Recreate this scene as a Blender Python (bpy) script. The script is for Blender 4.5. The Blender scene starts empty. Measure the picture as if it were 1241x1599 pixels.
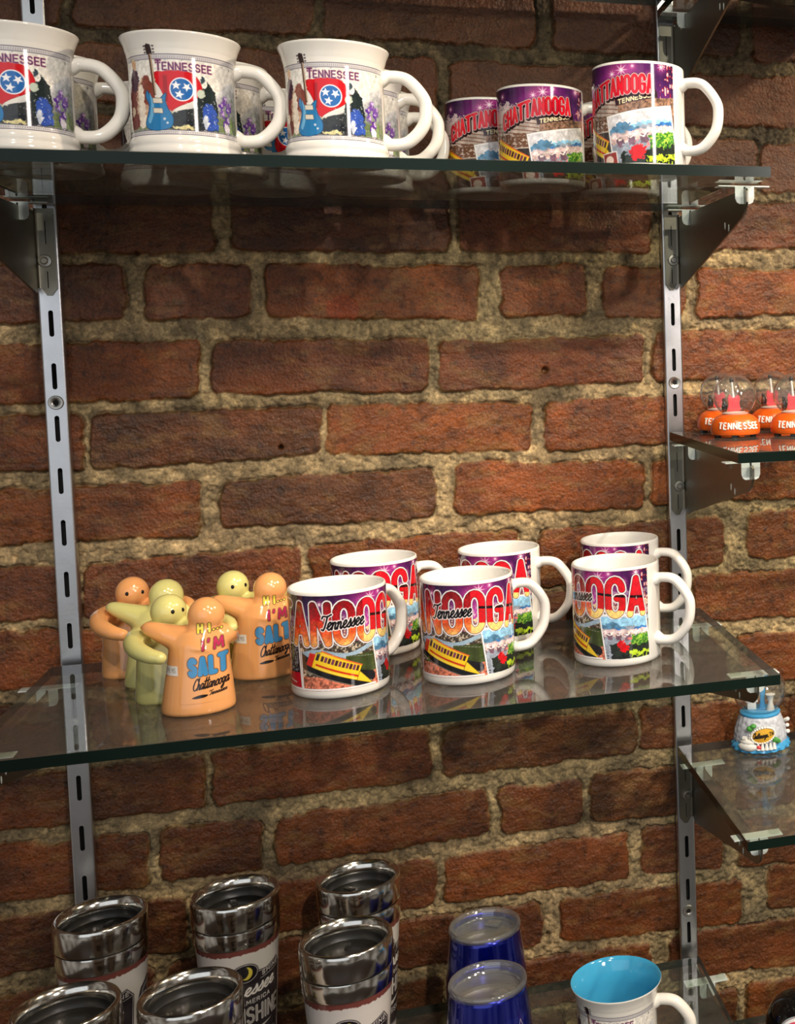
import bpy, bmesh, math, random
import numpy as np
from mathutils import Vector, Matrix, noise as mnoise
from mathutils.bvhtree import BVHTree
PI = math.pi
sc = bpy.context.scene
C = sc.collection
random.seed(7); RNG = np.random.RandomState(11)
MM = 0.001

# ------------------------------------------------------------------ camera, world, light, exposure
cam_d = bpy.data.cameras.new('camera'); cam = bpy.data.objects.new('camera', cam_d); C.objects.link(cam)
F, CX, CY = 1886.95, 1205.09, 648.70
YAW, PITCH, ROLL = (0.309740, 0.065352, -0.021057)
W, H = 1241, 1599
_f = Vector((math.sin(YAW)*math.cos(PITCH), math.cos(YAW)*math.cos(PITCH), -math.sin(PITCH)))
_r = Vector((math.cos(YAW), -math.sin(YAW), 0)); _u = _r.cross(_f)
_r2 = _r*math.cos(ROLL)+_u*math.sin(ROLL); _u2 = -_r*math.sin(ROLL)+_u*math.cos(ROLL)
m = Matrix((_r2, _u2, -_f)).transposed().to_4x4()
m.translation = Vector((302.63, -1321.89, 49.37))*MM
cam.matrix_world = m
cam_d.sensor_fit = 'VERTICAL'; cam_d.sensor_height = 36; cam_d.sensor_width = 36*W/H
cam_d.lens = F/H*36
cam_d.shift_x = (W/2-CX)/H; cam_d.shift_y = (CY-H/2)/H
cam_d.clip_start = 0.01; cam_d.clip_end = 50
sc.camera = cam
sc.view_settings.view_transform = 'Standard'; sc.view_settings.look = 'None'
sc.view_settings.gamma = 1; sc.view_settings.use_curve_mapping = False
sc.view_settings.exposure = -0.15
sc.cycles.transparent_max_bounces = 32; sc.cycles.max_bounces = 10
sc.cycles.sample_clamp_indirect = 6.0
sc.cycles.caustics_reflective = False; sc.cycles.caustics_refractive = False

wd = bpy.data.worlds.new('world'); sc.world = wd; wd.use_nodes = True
wn = wd.node_tree; bg = wn.nodes['Background']
tc = wn.nodes.new('ShaderNodeTexCoord'); nz = wn.nodes.new('ShaderNodeTexNoise'); nz.inputs['Scale'].default_value = 5; nz.inputs['Detail'].default_value = 3; mpg = wn.nodes.new('ShaderNodeMapping'); mpg.inputs['Scale'].default_value = (1, 1, .22); wn.links.new(tc.outputs['Generated'], mpg.inputs['Vector'])
rp = wn.nodes.new('ShaderNodeValToRGB')
rp.color_ramp.elements[0].position = .38; rp.color_ramp.elements[0].color = (.19, .155, .12, 1)
rp.color_ramp.elements[1].position = .66; rp.color_ramp.elements[1].color = (.85, .80, .74, 1)
wn.links.new(mpg.outputs['Vector'], nz.inputs['Vector']); wn.links.new(nz.outputs['Fac'], rp.inputs['Fac']); wn.links.new(rp.outputs['Color'], bg.inputs['Color'])
bg.inputs['Strength'].default_value = 0.40

def lamp(name, loc, target, power, size, color=(1, .82, .62), spot=None, blend=.6):
    d = bpy.data.lights.new(name, 'SPOT' if spot else 'AREA')
    if spot: d.spot_size = math.radians(spot); d.spot_blend = blend; d.shadow_soft_size = size
    else: d.shape = 'RECTANGLE'; d.size, d.size_y = size
    d.energy = power; d.color = color
    o = bpy.data.objects.new(name, d); C.objects.link(o); o.location = Vector(loc)*MM
    o.rotation_euler = (Vector(target)-Vector(loc)).to_track_quat('-Z', 'Y').to_euler()
    return o
# ceiling track spots over the aisle (the shop's own lamps) and soft daylight from the shop front
lamp('track_spot', (760, -2100, 1050), (640, 0, -260), 135, .03, (1, .89, .76), 34, 1)
lamp('track_spot', (1500, -1300, 1150), (680, 0, -250), 75, .03, (1, .84, .68), 46, .9)
lamp('track_spot', (1420, -470, 700), (420, 0, -400), 48, .02, (1, .78, .56), 90, .8)
lamp('track_spot', (620, -1050, 1180), (480, -60, -600), 62, .02, (1, .84, .66), 50, .9)
lamp('track_spot', (60, -1700, 1100), (130, -250, 200), 60, .02, (1, .9, .8), 24, .9)
lamp('shop_window_light', (-500, -2500, 250), (300, 0, 0), 10, (2.4, 1.6), (.84, .92, 1))
lamp('sheen_light', (1480, -2350, 600), (700, 0, 230), 13, (.32, .5), (1, .9, .84))  # unseen area light added for the sheen on the upper right bricks

# ------------------------------------------------------------------ helpers
def link(name, mesh, mat=None, parent=None, smooth=True):
    o = bpy.data.objects.new(name, mesh); C.objects.link(o)
    if mat is not None:
        for mm_ in (mat if isinstance(mat, (list, tuple)) else [mat]): mesh.materials.append(mm_)
    if smooth: mesh.shade_smooth()
    if parent is not None: o.parent = parent
    return o
def fin(name, bm, mat, parent=None, smooth=True, angle=40):
    bmesh.ops.recalc_face_normals(bm, faces=bm.faces[:])
    me = bpy.data.meshes.new(name); bm.to_mesh(me); bm.free()
    if smooth:
        me.shade_smooth(); me.set_sharp_from_angle(angle=math.radians(angle))
    return link(name, me, mat, parent, smooth=False)
def thing(name, label, cat, loc=(0, 0, 0), rz=0, group=None):
    o = bpy.data.objects.new(name, None); C.objects.link(o); o.empty_display_size = .02
    o.location = Vector(loc)*MM; o.rotation_euler = (0, 0, rz)
    tag(o, label, cat, group); return o
def tag(o, label, cat, group=None):
    o['label'] = label; o['category'] = cat
    if group: o['group'] = group
    return o
def dup(root, loc, rz, label):
    r = root.copy(); C.objects.link(r); r.location = Vector(loc)*MM; r.rotation_euler = (0, 0, rz); r['label'] = label
    for ch in list(root.children):
        c = ch.copy(); C.objects.link(c); c.parent = r
        for g in list(ch.children):
            d = g.copy(); C.objects.link(d); d.parent = c
    return r
def box(bm, x0, x1, y0, y1, z0, z1, bev=0, mi=0):
    vs = [bm.verts.new(Vector((x, y, z))*MM) for x in (x0, x1) for y in (y0, y1) for z in (z0, z1)]
    fs = [bm.faces.new([vs[i] for i in q]) for q in ((0, 1, 3, 2), (4, 6, 7, 5), (0, 4, 5, 1), (2, 3, 7, 6), (0, 2, 6, 4), (1, 5, 7, 3))]
    for f in fs: f.material_index = mi
    if bev:
        es = list({e for f in fs for e in f.edges})
        bmesh.ops.bevel(bm, geom=es, offset=bev*MM, segments=2, affect='EDGES', profile=.5)
    return fs
def lathe(bm, prof, n=72, cx=0, cy=0, mi=0, mis=None, close=False):
    rings = []
    for r, z in prof:
        if r < 1e-6: rings.append([bm.verts.new(Vector((cx, cy, z))*MM)])
        else: rings.append([bm.verts.new(Vector((cx+r*math.cos(2*PI*k/n), cy+r*math.sin(2*PI*k/n), z))*MM) for k in range(n)])
    if close: rings.append(rings[0])
    for i in range(len(rings)-1):
        a, b = rings[i], rings[i+1]
        for k in range(n):
            k2 = (k+1) % n
            if len(a) == 1 and len(b) == 1: continue
            if len(a) == 1: f = bm.faces.new((a[0], b[k2], b[k]))
            elif len(b) == 1: f = bm.faces.new((a[k], a[k2], b[0]))
            else: f = bm.faces.new((a[k], a[k2], b[k2], b[k]))
            f.material_index = mis[i] if mis else mi
def crom(P, n=8, closed=False):
    P = [Vector(p) for p in P]; out = []
    N = len(P); rng = range(N if closed else N-1)
    for i in rng:
        p0 = P[(i-1) % N] if (closed or i > 0) else P[0]*2-P[1]
        p1 = P[i]; p2 = P[(i+1) % N]; p3 = P[(i+2) % N] if (closed or i+2 < N) else P[-1]*2-P[-2]
        for k in range(n):
            t = k/n
            out.append(.5*((2*p1)+(p2-p0)*t+(2*p0-5*p1+4*p2-p3)*t*t+(3*p1-p0-3*p2+p3)*t**3))
    if not closed: out.append(P[-1])
    return out
def tube(bm, path, rad, n=14, flat=None, cap=True, mi=0, nrm=None):
    """sweep along path (mm). rad: number or list; flat: (a, b) multipliers across/along fixed normal"""
    path = [Vector(p) for p in path]; N = len(path)
    rad = [rad]*N if isinstance(rad, (int, float)) else rad
    up = Vector(nrm) if nrm else Vector((0, 1, 0))
    rings = []
    for i, p in enumerate(path):
        t = (path[min(i+1, N-1)]-path[max(i-1, 0)]).normalized()
        a = t.cross(up)
        if a.length < 1e-4: a = t.cross(Vector((1, 0, 0)))
        a.normalize(); b = a.cross(t).normalized()
        fa, fb = flat if flat else (1, 1)
        rings.append([bm.verts.new((p+a*(rad[i]*fa*math.cos(2*PI*k/n))+b*(rad[i]*fb*math.sin(2*PI*k/n)))*MM) for k in range(n)])
    for i in range(N-1):
        for k in range(n):
            f = bm.faces.new((rings[i][k], rings[i][(k+1) % n], rings[i+1][(k+1) % n], rings[i+1][k])); f.material_index = mi
    if cap:
        for rr in (rings[0], rings[-1]): bm.faces.new(rr).material_index = mi
def prism(bm, pts, axis, a0, a1, bev=0, mi=0):
    """polygon pts extruded on axis 'X' (pts=(y,z)), 'Y' (pts=(x,z)) or 'Z' (pts=(x,y))"""
    def V(p, a): return Vector({'X': (a, p[0], p[1]), 'Y': (p[0], a, p[1]), 'Z': (p[0], p[1], a)}[axis])*MM
    A = [bm.verts.new(V(p, a0)) for p in pts]; B = [bm.verts.new(V(p, a1)) for p in pts]
    fs = [bm.faces.new(A), bm.faces.new(B[::-1])]; n = len(pts)
    for i in range(n): fs.append(bm.faces.new((A[i], B[i], B[(i+1) % n], A[(i+1) % n])))
    for f in fs: f.material_index = mi
    if bev: bmesh.ops.bevel(bm, geom=list({e for f in fs[:2] for e in f.edges}), offset=bev*MM, segments=2, affect='EDGES')
def ellipsoid(bm, c, r, nu=24, nv=14, mi=0):
    mat = Matrix.Translation(Vector(c)*MM) @ Matrix.Diagonal((r[0]*MM, r[1]*MM, r[2]*MM, 1))
    g = bmesh.ops.create_uvsphere(bm, u_segments=nu, v_segments=nv, radius=1, matrix=mat)
    for v in g['verts']:
        for f in v.link_faces: f.material_index = mi

# ------------------------------------------------------------------ materials
def lin(c):
    return tuple((x/255/12.92 if x/255 <= .04045 else ((x/255+.055)/1.055)**2.4) for x in c)
def mat(name, col=(200, 200, 200), rough=.5, metal=0, spec=.5, coat=0, noise=None, bump=0, bscale=200, emit=None, vary=.08, ncol=40, aniso=0):
    m = bpy.data.materials.new(name); m.use_nodes = True; nt = m.node_tree; b = nt.nodes['Principled BSDF']
    c = (*lin(col), 1)
    b.inputs['Roughness'].default_value = rough; b.inputs['Metallic'].default_value = metal
    b.inputs['Specular IOR Level'].default_value = spec; b.inputs['Coat Weight'].default_value = coat; b.inputs['Coat Roughness'].default_value = .05
    if aniso: b.inputs['Anisotropic'].default_value = aniso
    tc = nt.nodes.new('ShaderNodeTexCoord'); n = nt.nodes.new('ShaderNodeTexNoise'); n.inputs['Scale'].default_value = ncol; n.inputs['Detail'].default_value = 4
    nt.links.new(tc.outputs['Object'], n.inputs['Vector'])
    hs = nt.nodes.new('ShaderNodeMix'); hs.data_type = 'RGBA'
    hs.inputs[6].default_value = (*[x*(1-vary) for x in c[:3]], 1); hs.inputs[7].default_value = (*[min(1, x*(1+vary)) for x in c[:3]], 1)
    nt.links.new(n.outputs['Fac'], hs.inputs[0]); nt.links.new(hs.outputs[2], b.inputs['Base Color'])
    if bump:
        n2 = nt.nodes.new('ShaderNodeTexNoise'); n2.inputs['Scale'].default_value = bscale; n2.inputs['Detail'].default_value = 5
        nt.links.new(tc.outputs['Object'], n2.inputs['Vector'])
        bp = nt.nodes.new('ShaderNodeBump'); bp.inputs['Strength'].default_value = bump; bp.inputs['Distance'].default_value = .001
        nt.links.new(n2.outputs['Fac'], bp.inputs['Height']); nt.links.new(bp.outputs['Normal'], b.inputs['Normal'])
    return m
def attr_mat(name, rough=.1, spec=.5, coat=0, metal=0):
    m = mat(name, rough=rough, spec=spec, coat=coat, metal=metal); nt = m.node_tree; b = nt.nodes['Principled BSDF']
    a = nt.nodes.new('ShaderNodeVertexColor'); a.layer_name = 'art'
    nt.links.new(a.outputs['Color'], b.inputs['Base Color']); return m
def glass_mat(name, tint=(.93, .97, .94), ior=1.5, refl=1.0, rough=0.0, rim=None, haze=0):
    m = bpy.data.materials.new(name); m.use_nodes = True; nt = m.node_tree; nt.nodes.remove(nt.nodes['Principled BSDF'])
    out = nt.nodes['Material Output']; N = nt.nodes.new
    geo = N('ShaderNodeNewGeometry'); mx = N('ShaderNodeMix'); mx.data_type = 'FLOAT'
    mx.inputs[2].default_value = ior; mx.inputs[3].default_value = 1/ior
    nt.links.new(geo.outputs['Backfacing'], mx.inputs[0])
    fr = N('ShaderNodeFresnel'); nt.links.new(mx.outputs[0], fr.inputs['IOR'])
    ml = N('ShaderNodeMath'); ml.operation = 'MULTIPLY'; ml.use_clamp = True; ml.inputs[1].default_value = refl
    nt.links.new(fr.outputs[0], ml.inputs[0])
    t = N('ShaderNodeBsdfTransparent'); t.inputs['Color'].default_value = (*tint, 1)
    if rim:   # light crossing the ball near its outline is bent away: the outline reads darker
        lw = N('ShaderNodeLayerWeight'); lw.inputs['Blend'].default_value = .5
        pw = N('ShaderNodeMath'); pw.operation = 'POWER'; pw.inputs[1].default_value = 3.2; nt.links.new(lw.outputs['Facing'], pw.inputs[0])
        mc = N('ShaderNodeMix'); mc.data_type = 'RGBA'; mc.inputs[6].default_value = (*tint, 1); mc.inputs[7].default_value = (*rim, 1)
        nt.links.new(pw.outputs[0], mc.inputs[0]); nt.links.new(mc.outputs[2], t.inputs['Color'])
    g = N('ShaderNodeBsdfGlossy'); g.inputs['Roughness'].default_value = rough
    s = N('ShaderNodeMixShader'); nt.links.new(ml.outputs[0], s.inputs[0]); nt.links.new(t.outputs[0], s.inputs[1]); nt.links.new(g.outputs[0], s.inputs[2])
    last = s
    if haze:
        df = N('ShaderNodeBsdfDiffuse'); df.inputs['Color'].default_value = (.75, .76, .74, 1); s2 = N('ShaderNodeMixShader'); s2.inputs[0].default_value = haze
        nt.links.new(s.outputs[0], s2.inputs[1]); nt.links.new(df.outputs[0], s2.inputs[2]); last = s2
    nt.links.new(last.outputs[0], out.inputs['Surface']); return m

M_steel = mat('zinc_plated_steel', (205, 205, 207), .3, 1, noise=1, bump=.05, bscale=300, vary=.12, ncol=60)
M_plate = mat('brushed_bracket_steel', (132, 128, 116), .36, 1, bump=.08, bscale=500, vary=.1, ncol=80)
M_clip = mat('white_painted_clip', (214, 222, 220), .35, 0, vary=.04)
M_bolt = mat('bolt_steel', (180, 176, 168), .3, 1)
M_dark = mat('slot_darkness', (10, 9, 8), .9, 0)  # near-black colour stands for the shade inside slots and screw holes
M_pad = glass_mat('clear_rubber_pad', (.9, .93, .9), 1.4)
M_glass = glass_mat('shelf_glass', (.88, .915, .885), 1.52, haze=.028)
M_edge = mat('glass_edge_dark_green', (13, 27, 22), .2, 0, spec=.22, vary=.5, ncol=9)
M_white = mat('white_glazed_ceramic', (236, 234, 228), .09, 0, spec=.5, coat=.3, vary=.015)
M_cream = mat('cream_white_glazed_ceramic', (232, 229, 220), .1, 0, spec=.5, coat=.3, vary=.015)
M_art = attr_mat('printed_glaze', .1, .5, .3)
M_chrome = mat('polished_stainless', (226, 222, 214), .13, 1, vary=.05, ncol=30)
M_lid = mat('dark_smoky_lid_plastic', (34, 33, 32), .35, 0, spec=.5, vary=.15)
M_blackplastic = mat('black_plastic', (18, 18, 19), .3)
M_blue = mat('cobalt_lacquered_steel', (8, 26, 150), .22, .85, coat=1, vary=.06)
M_clear = glass_mat('clear_plastic_lid', (.86, .87, .88), 1.6, 2.4, .06, (.5, .5, .52), .09)
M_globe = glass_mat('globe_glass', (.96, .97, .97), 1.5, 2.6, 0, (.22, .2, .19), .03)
M_orange = mat('salmon_orange_glaze', (234, 166, 104), .1, 0, coat=.6, vary=.02)
M_yellow = mat('pale_yellow_glaze', (214, 208, 132), .1, 0, coat=.6, vary=.02)
M_black = mat('glossy_black', (14, 13, 14), .12, 0, coat=.5)
M_turq = mat('turquoise_glaze', (62, 158, 200), .1, 0, coat=.5, vary=.03)
M_gorange = mat('orange_resin', (228, 96, 22), .32, 0, vary=.05)
M_pink = mat('pink_red_resin', (220, 70, 80), .4)
M_whiter = mat('white_resin', (236, 234, 228), .4)
M_skyblue = mat('sky_blue_resin', (70, 160, 215), .35, vary=.15, ncol=200)
M_rock = mat('grey_white_rock_resin', (190, 194, 205), .5, vary=.5, ncol=260, bump=.6, bscale=350)
M_green = mat('green_foliage_resin', (70, 150, 60), .5, vary=.35, ncol=400, bump=.5, bscale=600)

# ------------------------------------------------------------------ raster art kit (colour attributes computed from drawn shapes)
def vnoise(h, w, cell, seed=0):
    r = np.random.RandomState(seed); gh, gw = int(h/cell)+3, int(w/cell)+3
    g = r.rand(gh, gw); y = np.arange(h)/cell; x = np.arange(w)/cell
    yi = y.astype(int); xi = x.astype(int); fy = (y-yi)[:, None]; fx = (x-xi)[None, :]
    fy = fy*fy*(3-2*fy); fx = fx*fx*(3-2*fx)
    a = g[yi][:, xi]; b = g[yi][:, xi+1]; c = g[yi+1][:, xi]; d = g[yi+1][:, xi+1]
    return (a*(1-fx)+b*fx)*(1-fy)+(c*(1-fx)+d*fx)*fy
def fbm(h, w, cell, seed=0, oc=4):
    s = 0; t = 0
    for i in range(oc):
        if cell/2**i < 1: break
        s = s+vnoise(h, w, cell/2**i, seed+i*7)/2**i; t += 1/2**i
    return s/t
class Art:
    def __init__(s, u0, u1, v0, v1, k=2.6, bg=(235, 233, 228)):
        s.u0, s.u1, s.v0, s.v1, s.k = u0, u1, v0, v1, k
        s.w = int((u1-u0)*k)+1; s.h = int((v1-v0)*k)+1
        s.im = np.ones((s.h, s.w, 3))*np.array(bg, float)
        s.U = u0+np.arange(s.w)[None, :]/k+np.zeros((s.h, 1)); s.V = v0+np.arange(s.h)[:, None]/k+np.zeros((1, s.w))
    def put(s, a, col):
        a = np.clip(a, 0, 1)[..., None]; s.im = s.im*(1-a)+a*(np.array(col, float) if not isinstance(col, np.ndarray) or col.ndim == 1 else col)
    def al(s, d): return np.clip(.5-d*s.k, 0, 1)
    def segd(s, segs, pad=4):
        D = np.full((s.h, s.w), 1e3)
        for (ax, ay, bx, by) in segs:
            i0 = max(0, int((min(ay, by)-pad-s.v0)*s.k)); i1 = min(s.h, int((max(ay, by)+pad-s.v0)*s.k)+2)
            j0 = max(0, int((min(ax, bx)-pad-s.u0)*s.k)); j1 = min(s.w, int((max(ax, bx)+pad-s.u0)*s.k)+2)
            if i0 >= i1 or j0 >= j1: continue
            X = s.U[i0:i1, j0:j1]-ax; Y = s.V[i0:i1, j0:j1]-ay; dx, dy = bx-ax, by-ay
            L = dx*dx+dy*dy+1e-9; t = np.clip((X*dx+Y*dy)/L, 0, 1)
            d = np.hypot(X-t*dx, Y-t*dy); D[i0:i1, j0:j1] = np.minimum(D[i0:i1, j0:j1], d)
        return D
    def inside(s, pts):
        c = np.zeros((s.h, s.w), bool); n = len(pts)
        for i in range(n):
            x1, y1 = pts[i]; x2, y2 = pts[(i+1) % n]
            if y1 == y2: continue
            cond = ((y1 > s.V) != (y2 > s.V)) & (s.U < (x2-x1)*(s.V-y1)/(y2-y1)+x1); c ^= cond
        return c
    def pd(s, pts):
        pts = [tuple(p[:2]) for p in pts]; n = len(pts)
        d = s.segd([(*pts[i], *pts[(i+1) % n]) for i in range(n)], 6); return np.where(s.inside(pts), -d, d)
    def poly(s, pts, col, line=None, lw=.5, smooth=False):
        if smooth: pts = [tuple(p) for p in crom([(*p, 0) for p in pts], 6, True)]
        d = s.pd(pts); 
        if line is not None: s.put(s.al(d-lw), line)
        s.put(s.al(d), col); return d
    def ell(s, cx, cy, rx, ry, col, line=None, lw=.5):
        d = (np.hypot((s.U-cx)/rx, (s.V-cy)/ry)-1)*min(rx, ry)
        if line is not None: s.put(s.al(d-lw), line)
        s.put(s.al(d), col); return d
    def line(s, pts, w, col, smooth=False):
        if smooth: pts = [tuple(p[:2]) for p in crom([(*p, 0) for p in pts], 6)]
        d = s.segd([(*pts[i][:2], *pts[i+1][:2]) for i in range(len(pts)-1)]); s.put(s.al(d-w/2), col)
    def text(s, t, u, v, h, ws=1, layers=(), gap=.18, font='caps', slant=0, base=None, total=None, pad=4):
        segs = text_segs(t, u, v, h, ws, gap, font, slant, base, total); d = s.segd(segs, pad)
        for w, col in layers: s.put(s.al(d-w/2), col)
        return d
def painterly(a, amp, cell, seed):
    dx = (fbm(a.h, a.w, cell, seed, 3)-.5)*2*amp*a.k; dy = (fbm(a.h, a.w, cell, seed+50, 3)-.5)*2*amp*a.k
    I = np.clip(np.arange(a.h)[:, None]+dy, 0, a.h-1).astype(int); J = np.clip(np.arange(a.w)[None, :]+dx, 0, a.w-1).astype(int)
    t = fbm(a.h, a.w, cell*.8, seed+9, 3)[..., None]; a.im = np.clip(a.im[I, J]*(.84+.32*t), 0, 255)
def arcp(cx, cy, rx, ry, a0, a1, n=8):
    return [(cx+rx*math.cos(math.radians(a0+(a1-a0)*i/n)), cy+ry*math.sin(math.radians(a0+(a1-a0)*i/n))) for i in range(n+1)]
CAPS = {
 'A': (.62, [[(0, 0), (.31, 1), (.62, 0)], [(.13, .32), (.49, .32)]]),
 'C': (.58, [arcp(.29, .73, .29, .27, 0, 180)+arcp(.29, .27, .29, .27, 180, 360)]),
 'E': (.5, [[(.5, 1), (0, 1), (0, 0), (.5, 0)], [(0, .52), (.42, .52)]]),
 'F': (.5, [[(.5, 1), (0, 1), (0, 0)], [(0, .52), (.42, .52)]]),
 'G': (.6, [arcp(.3, .73, .3, .27, 0, 180)+arcp(.3, .27, .3, .27, 180, 360)+[(.6, .48), (.38, .48)]]),
 'H': (.58, [[(0, 0), (0, 1)], [(.58, 0), (.58, 1)], [(0, .5), (.58, .5)]]),
 'I': (.06, [[(.03, 0), (.03, 1)]]), 'K': (.58, [[(0, 0), (0, 1)], [(.56, 1), (0, .45)], [(.15, .6), (.58, 0)]]),
 'L': (.48, [[(0, 1), (0, 0), (.48, 0)]]), 'M': (.78, [[(0, 0), (.08, 1), (.39, .25), (.7, 1), (.78, 0)]]),
 'N': (.58, [[(0, 0), (0, 1), (.58, 0), (.58, 1)]]),
 'O': (.6, [arcp(.3, .73, .3, .27, 0, 180)+arcp(.3, .27, .3, .27, 180, 360)+[(.6, .73)]]),
 'P': (.52, [[(0, 0), (0, 1)]+arcp(.25, .74, .27, .26, 90, -90)+[(0, .48)]]),
 'R': (.56, [[(0, 0), (0, 1)]+arcp(.25, .74, .27, .26, 90, -90)+[(0, .48)], [(.25, .48), (.56, 0)]]),
 'S': (.54, [arcp(.27, .75, .26, .25, 20, 250)+arcp(.27, .25, .27, .25, 80, -160)]),
 'T': (.6, [[(0, 1), (.6, 1)], [(.3, 1), (.3, 0)]]), 'U': (.58, [[(0, 1)]+arcp(.29, .28, .29, .28, 180, 360)+[(.58, 1)]]),
 'W': (.8, [[(0, 1), (.2, 0), (.4, .7), (.6, 0), (.8, 1)]]), 'Y': (.6, [[(0, 1), (.3, .5), (.6, 1)], [(.3, .5), (.3, 0)]]),
 "'": (.06, [[(.03, 1), (0, .78)]]), '.': (.08, [[(.04, .02), (.04, .05)]]), ' ': (.3, []), ',': (.08, [[(.05, .05), (0, -.15)]]), '-': (.3, [[(.02, .45), (.28, .45)]]),
 '1': (.2, [[(0, .8), (.15, 1), (.15, 0)]]), '5': (.5, [[(.48, 1), (.06, 1), (.03, .56)]+arcp(.23, .3, .26, .29, 110, -150)]), '9': (.5, [arcp(.25, .7, .24, .28, 0, 360), [(.49, .7), (.4, 0)]]),
}
SCR = {
 'T': (.5, [[(-.05, .82), (.05, .97), (.4, .93), (.72, 1.04)], [(.42, .95), (.34, .35), (.22, .02), (.06, .06)]]),
 'C': (.5, [[(.5, .8), (.4, 1), (.16, .85), (0, .42), (.1, .04), (.32, 0), (.5, .16)]]),
 'e': (.4, [[(0, .14), (.22, .26), (.32, .42), (.22, .52), (.08, .36), (.1, .08), (.24, 0), (.42, .16)]]),
 'n': (.46, [[(0, .38), (.06, .48), (.08, .38), (.05, 0)], [(.05, .2), (.2, .47), (.31, .4), (.29, .1), (.37, 0), (.48, .14)]]),
 's': (.36, [[(0, .12), (.2, .4), (.24, .56), (.3, .3), (.22, .02), (.05, .04)], [(.22, .02), (.38, .14)]]),
 'a': (.46, [[(.34, .44), (.18, .5), (.04, .3), (.06, .05), (.2, .03), (.34, .3), (.36, .46), (.34, .12), (.4, 0), (.5, .14)]]),
 't': (.3, [[(.2, .95), (.1, .25), (.14, .02), (.22, 0), (.33, .14)], [(-.02, .64), (.34, .68)]]),
 'h': (.44, [[(.14, 1), (.04, 0)], [(.05, .2), (.2, .47), (.3, .4), (.27, .1), (.35, 0), (.46, .14)]]),
 'o': (.4, [[(.2, .5), (.05, .36), (.05, .1), (.18, 0), (.32, .12), (.32, .38), (.2, .5), (.42, .42)]]),
 'g': (.44, [[(.32, .42), (.16, .5), (.03, .3), (.1, .06), (.26, .14), (.36, .46), (.28, -.2), (.12, -.4), (.02, -.28), (.28, -.02), (.46, .12)]]),
}
def text_segs(t, u, v, h, ws, gap, font, slant, base, total):
    F_ = CAPS if font == 'caps' else SCR; x = 0; items = []
    for ch in t:
        w, pl = F_[ch]; items.append((x, pl)); x += w+(gap if font == 'caps' else gap*.0)
    full = (x-(gap if font == 'caps' else 0))
    sx = (total/full) if total else h*ws
    segs = []
    for x0, pl in items:
        for P in pl:
            if font != 'caps': P = [tuple(q[:2]) for q in crom([(*p, 0) for p in P], 5)] if len(P) > 2 else P
            Q = []
            for (a, b) in P:
                uu = (x0+a)*sx+slant*b*h; b0, hs = (base(uu/(full*sx)) if base else (0, 1))
                Q.append((u+uu, v+b0+b*h*hs))
            segs += [(*Q[i], *Q[i+1]) for i in range(len(Q)-1)]
    return segs
def art_patch(name, art, fn, mat_, parent):
    """surface grid coloured by the drawing; fn(U,V) -> X,Y,Z arrays in mm"""
    X, Y, Z = fn(art.U, art.V); h, w = art.h, art.w
    co = np.stack([X, Y, Z], -1).reshape(-1, 3)*MM
    idx = np.arange(h*w).reshape(h, w)
    q = np.stack([idx[:-1, :-1], idx[:-1, 1:], idx[1:, 1:], idx[1:, :-1]], -1).reshape(-1, 4)
    me = bpy.data.meshes.new(name); nf = len(q)
    me.vertices.add(h*w); me.vertices.foreach_set('co', co.ravel().astype(np.float32))
    me.loops.add(nf*4); me.loops.foreach_set('vertex_index', q.ravel().astype(np.int32))
    me.polygons.add(nf); me.polygons.foreach_set('loop_start', (np.arange(nf)*4).astype(np.int32))
    me.update(calc_edges=True)
    c = np.clip(art.im, 0, 255)/255; c = np.where(c <= .04045, c/12.92, ((c+.055)/1.055)**2.4)
    at = me.color_attributes.new('art', 'FLOAT_COLOR', 'POINT')
    at.data.foreach_set('color', np.concatenate([c.reshape(-1, 3), np.ones((h*w, 1))], 1).ravel().astype(np.float32))
    return link(name, me, mat_, parent)
def cyl_fn(rfun, th0, rref, off=.15):
    def fn(U, V):
        th = th0+U/rref; r = np.vectorize(rfun)(V[:, :1])+off if callable(rfun) else rfun+off
        return r*np.cos(th), r*np.sin(th), V
    return fn
def interp_prof(prof):
    zs = [z for r, z in prof]; rs = [r for r, z in prof]
    return lambda z: float(np.interp(z, zs, rs))

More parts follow.
